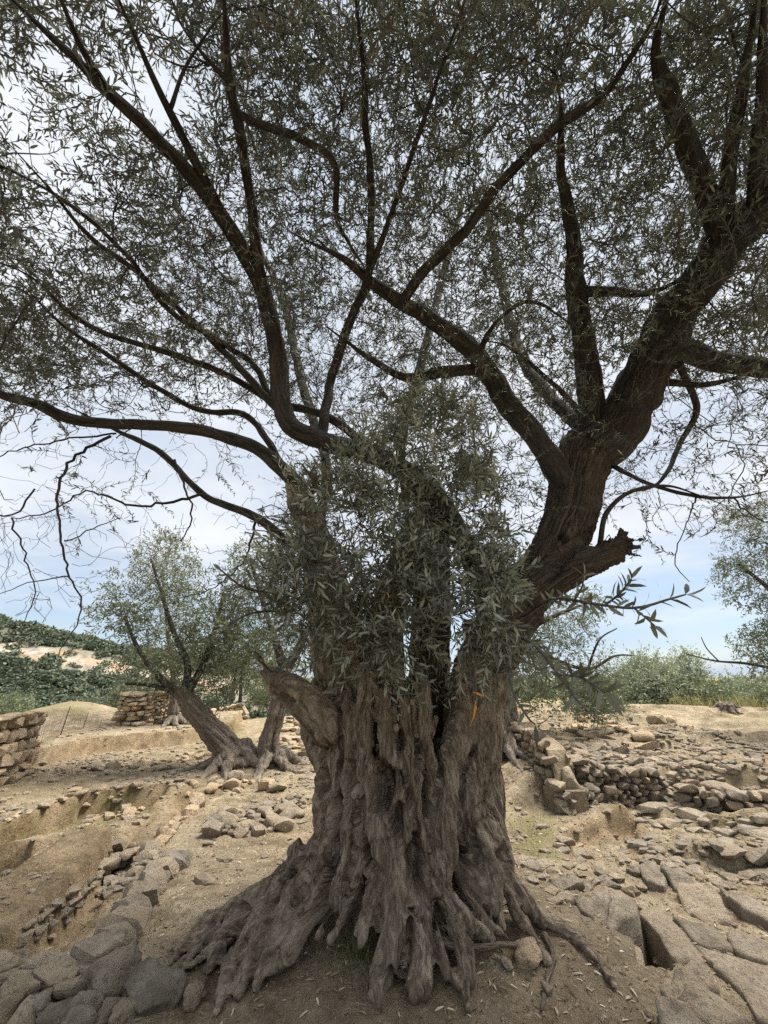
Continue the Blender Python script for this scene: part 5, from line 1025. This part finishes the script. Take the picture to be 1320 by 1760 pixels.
SL = [([(1105, 1553), (1149, 1573), (1188, 1617), (1214, 1650), (1158, 1650), (1133, 1606), (1097, 1566)], .06, .55, 'slab', (0, 0)), ([(1152, 1569), (1189, 1585), (1240, 1600), (1262, 1630), (1236, 1627), (1192, 1616)], .06, .3, 'slab', (0, .02)),
      ([(1193, 1620), (1236, 1631), (1258, 1645), (1224, 1655), (1217, 1650)], .05, .3, 'slab', (0, 0)), ([(1242, 1637), (1262, 1640), (1340, 1668), (1345, 1770), (1300, 1745), (1276, 1702), (1222, 1659)], .05, .3, 'slab', (.03, 0)),
      ([(1262, 1603), (1340, 1625), (1340, 1662), (1266, 1636), (1246, 1603)], .07, .3, 'slab', (0, .03)), ([(1131, 1691), (1156, 1667), (1200, 1660), (1236, 1693), (1204, 1697), (1150, 1712)], .12, .4, 'stone', (.05, -.05)),
      ([(1149, 1716), (1189, 1700), (1258, 1718), (1298, 1755), (1240, 1757), (1167, 1733)], .12, .4, 'stone', (.02, .12)), ([(1127, 1726), (1167, 1735), (1244, 1760), (1300, 1790), (1142, 1800)], .10, .4, 'stone', (0, .05)),
      ([(1012, 1606), (1102, 1622), (1112, 1684), (1062, 1682), (1020, 1640)], .0, .5, 'slab', (0, -.05)), ([(1095, 1487), (1127, 1485), (1145, 1507), (1142, 1520), (1113, 1518)], .06, .3, 'stone', (0, 0.05)),
      ([(1131, 1485), (1189, 1502), (1193, 1520), (1156, 1518)], .06, .3, 'stone', (0, .06)), ([(1160, 1522), (1204, 1518), (1240, 1543), (1258, 1577), (1204, 1573), (1175, 1556)], .06, .4, 'stone', (.06, .1)),
      ([(1236, 1531), (1276, 1538), (1340, 1566), (1340, 1592), (1269, 1560)], .07, .4, 'stone', (-.1, .12)), ([(945, 1562), (993, 1569), (1034, 1583), (1038, 1610), (1000, 1606), (960, 1590)], .10, .6, 'slab', (0, .04)),
      ([(1038, 1583), (1058, 1533), (1095, 1549), (1094, 1570), (1046, 1590)], .12, .7, 'stone', (0, .12)), ([(985, 1545), (1050, 1530), (1040, 1578), (1000, 1566)], .12, .4, 'stone', (.05, .05))]
for i, (pts, z, th, mat, tl) in enumerate(SL): slab(pts, z, th, mat, i + 1, tl, 0.03 if mat == 'slab' else 0.075)
# grey stump on the terrace edge
stp = thing('tree_stump', 'small gnarled grey stump before the shrubs on the terrace', 'stump')
link('trunk', strand_mesh('trunk', bundle([(1262, 1256, 12.5, 34), (1263, 1243, 12.5, 22), (1266, 1228, 12.5, 14), (1269, 1212, 12.5, 6)], 6, 0.8, 0.42, 1.5, 31, 6, 0.35), 0.03, 0.02, (), 'farbark'), None, stp)

# ------------------------------------------------------------------ mesh fence on the left
fence = thing('mesh_fence', 'rusty wire mesh fence on thin leaning posts before the earth bank', 'fence')
fp = [(G0(47, 1326), P(74, 1230, 8.75)), (P(94, 1297, 10.4), P(121, 1214, 10.4)), (P(133, 1287, 11.6), P(152, 1225, 11.6)), (P(196, 1268, 12.1), P(205, 1218, 12.1))]
for i, (a0, b0) in enumerate(fp):
    a = Acc(); a0 = a0.copy(); a0[2] = tz(a0[0], a0[1]) - 0.1; tube(a, np.array([a0, (a0 + b0) / 2, b0]), 0.013 if i < 2 else 0.008, 6); link('post', a.mesh('post'), M['metal'], fence)
for i in range(3):
    a = Acc(); (a0, b0), (a1, b1) = fp[i], fp[i + 1]; n = int(np.linalg.norm(a1[:2] - a0[:2]) / 0.11)
    g0 = np.array([a0[0], a0[1], tz(a0[0], a0[1]) + .03]); g1 = np.array([a1[0], a1[1], tz(a1[0], a1[1]) + .03]); hh = 0.92 if i else 0.85
    for k in range(n + 1):
        f = k / n; p0 = g0 * (1 - f) + g1 * f; p0[2] = max(p0[2], tz(p0[0], p0[1]) + .02); p1 = p0 + ((b0 - g0) * (1 - f) + (b1 - g1) * f) * hh; m_ = (p0 + p1) / 2 + rng.normal(size=3) * 0.012; tube(a, np.array([p0, m_, p1]), 0.0022, 3, cap=False)
    for k in range(9):
        h_ = hh * k / 8; p0 = g0 + (b0 - g0) * h_; p1 = g1 + (b1 - g1) * h_; m_ = (p0 + p1) / 2 + rng.normal(size=3) * 0.02; tube(a, np.array([p0, m_, p1]), 0.0022, 3, cap=False)
    link('wire_mesh', a.mesh('wire_mesh'), M['metal'], fence)

# ------------------------------------------------------------------ loose stuff on the ground
def scatter_xy(n, seed, x0, x1, y0, y1, f=None):
    r = np.random.default_rng(seed); res = []
    while len(res) < n:
        x = r.uniform(x0, x1, n); y = y0 + (y1 - y0) * r.uniform(size=n) ** 1.5; ok = np.ones(n, bool) if f is None else r.uniform(size=n) < f(x, y); res.extend(zip(x[ok], y[ok]))
    return np.array(res[:n]), r
xy, r = scatter_xy(26000, 201, -7, 7, 2.2, 11, lambda x, y: np.clip(0.35 + 1.4 * n2(x, y, 0.8, 3, 4.4), 0.05, 1) * (np.abs(x) < 1.2 * y + 0.3))
z = terrain(xy[:, 0], xy[:, 1]); s = r.uniform(0.004, 0.024, len(xy)) ** 1.0 * np.where(r.uniform(size=len(xy)) < 0.7, 0.5, 1) * (0.7 + 0.1 * xy[:, 1]) * r.uniform(0.4, 1, len(xy)); oc = np.array([[1, 0, 0], [0, 1, 0], [-1, 0, 0], [0, -1, 0], [0, 0, .7], [0, 0, -.7]])
rotz = r.uniform(0, 6.28, len(xy)); cs, sn = np.cos(rotz), np.sin(rotz); V = oc[None] * s[:, None, None] * r.uniform(0.55, 1.2, (len(xy), 6, 1))
V = np.stack([V[..., 0] * cs[:, None] - V[..., 1] * sn[:, None] + xy[:, 0:1], V[..., 0] * sn[:, None] + V[..., 1] * cs[:, None] + xy[:, 1:2], V[..., 2] + z[:, None] + s[:, None] * 0.2], -1).reshape(-1, 3)
tr = np.array([[0, 1, 4], [1, 2, 4], [2, 3, 4], [3, 0, 4], [1, 0, 5], [2, 1, 5], [3, 2, 5], [0, 3, 5]]); a = Acc(); a.add(V, [(np.arange(len(xy)) * 6)[:, None, None].repeat(8, 1).reshape(-1, 1) + np.tile(tr, (len(xy), 1))])
link('gravel', a.mesh('gravel', False), M['wallstone'], None, kind='stuff', label='small pale gravel and pebbles strewn over the dry soil', category='gravel')
def rubble_bits(n, seed, f, s0, s1, mat, label):
    xy, r = scatter_xy(n, seed, -7.5, 7, 2.1, 12, f); z = terrain(xy[:, 0], xy[:, 1]); bm = bmesh.new(); bmesh.ops.create_icosphere(bm, subdivisions=1, radius=1); U = np.array([v.co[:] for v in bm.verts]); Fc = np.array([[v.index for v in q.verts] for q in bm.faces]); bm.free()
    k = len(U); s = s0 + (s1 - s0) * r.uniform(size=n) ** 2.5; V = U[None] * r.uniform(0.6, 1.15, (n, k, 1)) * s[:, None, None] * np.stack([r.uniform(0.8, 1.5, n), r.uniform(0.7, 1.1, n), r.uniform(0.35, 0.7, n)], -1)[:, None, :]
    th = r.uniform(0, 6.28, n); c_, s_ = np.cos(th)[:, None], np.sin(th)[:, None]; V = np.stack([V[..., 0] * c_ - V[..., 1] * s_ + xy[:, :1], V[..., 0] * s_ + V[..., 1] * c_ + xy[:, 1:], V[..., 2] + (z + s * 0.12)[:, None]], -1).reshape(-1, 3)
    a = Acc(); a.add(V, [(np.arange(n) * k)[:, None, None].repeat(len(Fc), 1).reshape(-1, 1) + np.tile(Fc, (n, 1))]); link('rubble', a.mesh('rubble', False), M[mat], None, kind='stuff', label=label, category='rubble')
clear = lambda x, y: (1 - 0.55 * sst(0.8, 1.6, -x) * (1 - sst(7, 8, y))) * np.clip(np.hypot((x - TX) / 1.5, (y - 3.6) / 1.2) - 0.9, 0, 1) * (np.abs(x) < 1.15 * y + 0.3)
rubble_bits(3200, 211, lambda x, y: clear(x, y) * np.clip(0.1 + 2.2 * n2(x, y, 0.9, 3, 14.4), 0.03, 1), 0.018, 0.085, 'wallstone', 'pale broken stone chips lying on the open soil')
rubble_bits(2200, 212, lambda x, y: clear(x, y) * np.clip(0.0 + 2.4 * n2(x, y, 0.7, 3, 24.4) + 0.5 * (x > 2), 0.03, 1), 0.02, 0.10, 'stone', 'grey broken stone chips lying on the open soil')
xy, r = scatter_xy(3600, 202, -4.5, 4.5, 2.1, 7, lambda x, y: np.exp(-(((x - .3) / 2.2) ** 2 + ((y - 3.4) / 1.8) ** 2)))
z = terrain(xy[:, 0], xy[:, 1]) + 0.006; d = r.normal(size=(len(xy), 3)) * np.array([1, 1, 0.18]); a = Acc(); ll = r.uniform(0.025, 0.06, len(xy))
leaves(a, np.column_stack([xy, z]), d, np.array([0, 0, 1.0]) + r.normal(size=(len(xy), 3)) * 0.3, ll, ll * 0.2, r.uniform(0, 1, len(xy)) ** 1.6)
link('leaf_litter', a.mesh('leaf_litter'), M['litter'], None, kind='stuff', label='fallen dry olive leaves scattered on the mound', category='litter')
def blades(name, label, xy, r, h, mat, seed):
    z = terrain(xy[:, 0], xy[:, 1]) - 0.005; n = len(xy); d = np.array([0, 0, 1.0]) + r.normal(size=(n, 3)) * 0.42; a = Acc(); ll = r.uniform(0.4, 1.1, n) * h; leaves(a, np.column_stack([xy, z]), d, r.normal(size=(n, 3)), ll, np.maximum(ll * 0.025, 0.003), np.clip(r.normal(0.45, 0.3, n), 0, 1), 0.3)
    link(name, a.mesh(name), M[mat], None, kind='stuff', label=label, category='grass')
grass_f = lambda x, y: np.maximum.reduce([1 - sst(-0.3, 0.15, sdf_poly(x, y, POLY['green']) + 0.4 * n2(x, y, 1.3, 4, 8.8)), 0.7 * (1 - sst(-0.15, 0.1, sdf_poly(x, y, POLY['pit_a']))), 0.28 * sst(0.05, 0.35, n2(x, y, 0.42, 4, 21.0))])
xy, r = scatter_xy(9000, 203, -7, 6, 3.6, 11, grass_f); blades('grass', 'short mossy grass growing on the trodden soil', xy, r, 0.035, 'grass', 1)
tc_ = []
r = np.random.default_rng(204)
for x, y, n in ((610, 1640, 130), (590, 1632, 60), (628, 1648, 60), (1050, 1478, 20)):
    g = G(x, y); tc_.append(g[:2] + r.normal(size=(n, 2)) * 0.05)
blades('grass_tuft', 'small green grass tuft in the hollow between the front roots', np.concatenate(tc_), r, 0.10, 'grass', 2)
tc_ = [np.array([P(x, 1250, d)[0], d])[None] + r.normal(size=(n, 2)) * np.array([0.5, 0.4]) for x, d, n in ((1200, 13.6, 150), (1225, 13.9, 90), (1300, 13.6, 150), (1335, 13.4, 100))]
blades('dry_grass', 'tall yellow green grass clumps around the grey stump', np.concatenate(tc_), r, 0.5, 'straw', 3)
# thin root creeping over the soil in front
a = Acc(); pth = []
for x, y, w in ((752, 1622, 16), (790, 1632, 12), (830, 1633, 10), (868, 1628, 9), (905, 1634, 8), (925, 1655, 6)): g = on_trunk(x, y); pth.append([g[0], g[1], g[2] + 0.012, 0.5 * w * pxm(y, g[1])])
p = smooth_path(pth, 0.03); tube(a, p[:, :3], p[:, 3], 7, 0.2); link('surface_root', a.mesh('surface_root'), M['bark'], olive)
a = Acc(); pth = []
for x, y, w in ((935, 1610, 12), (952, 1645, 10), (940, 1690, 9), (932, 1740, 6)): g = G(x, y); pth.append([g[0], g[1], g[2] + 0.008, 0.5 * w * pxm(y, g[1])])
p = smooth_path(pth, 0.03); tube(a, p[:, :3], p[:, 3], 7, 0.2); link('surface_root', a.mesh('surface_root'), M['bark'], olive)
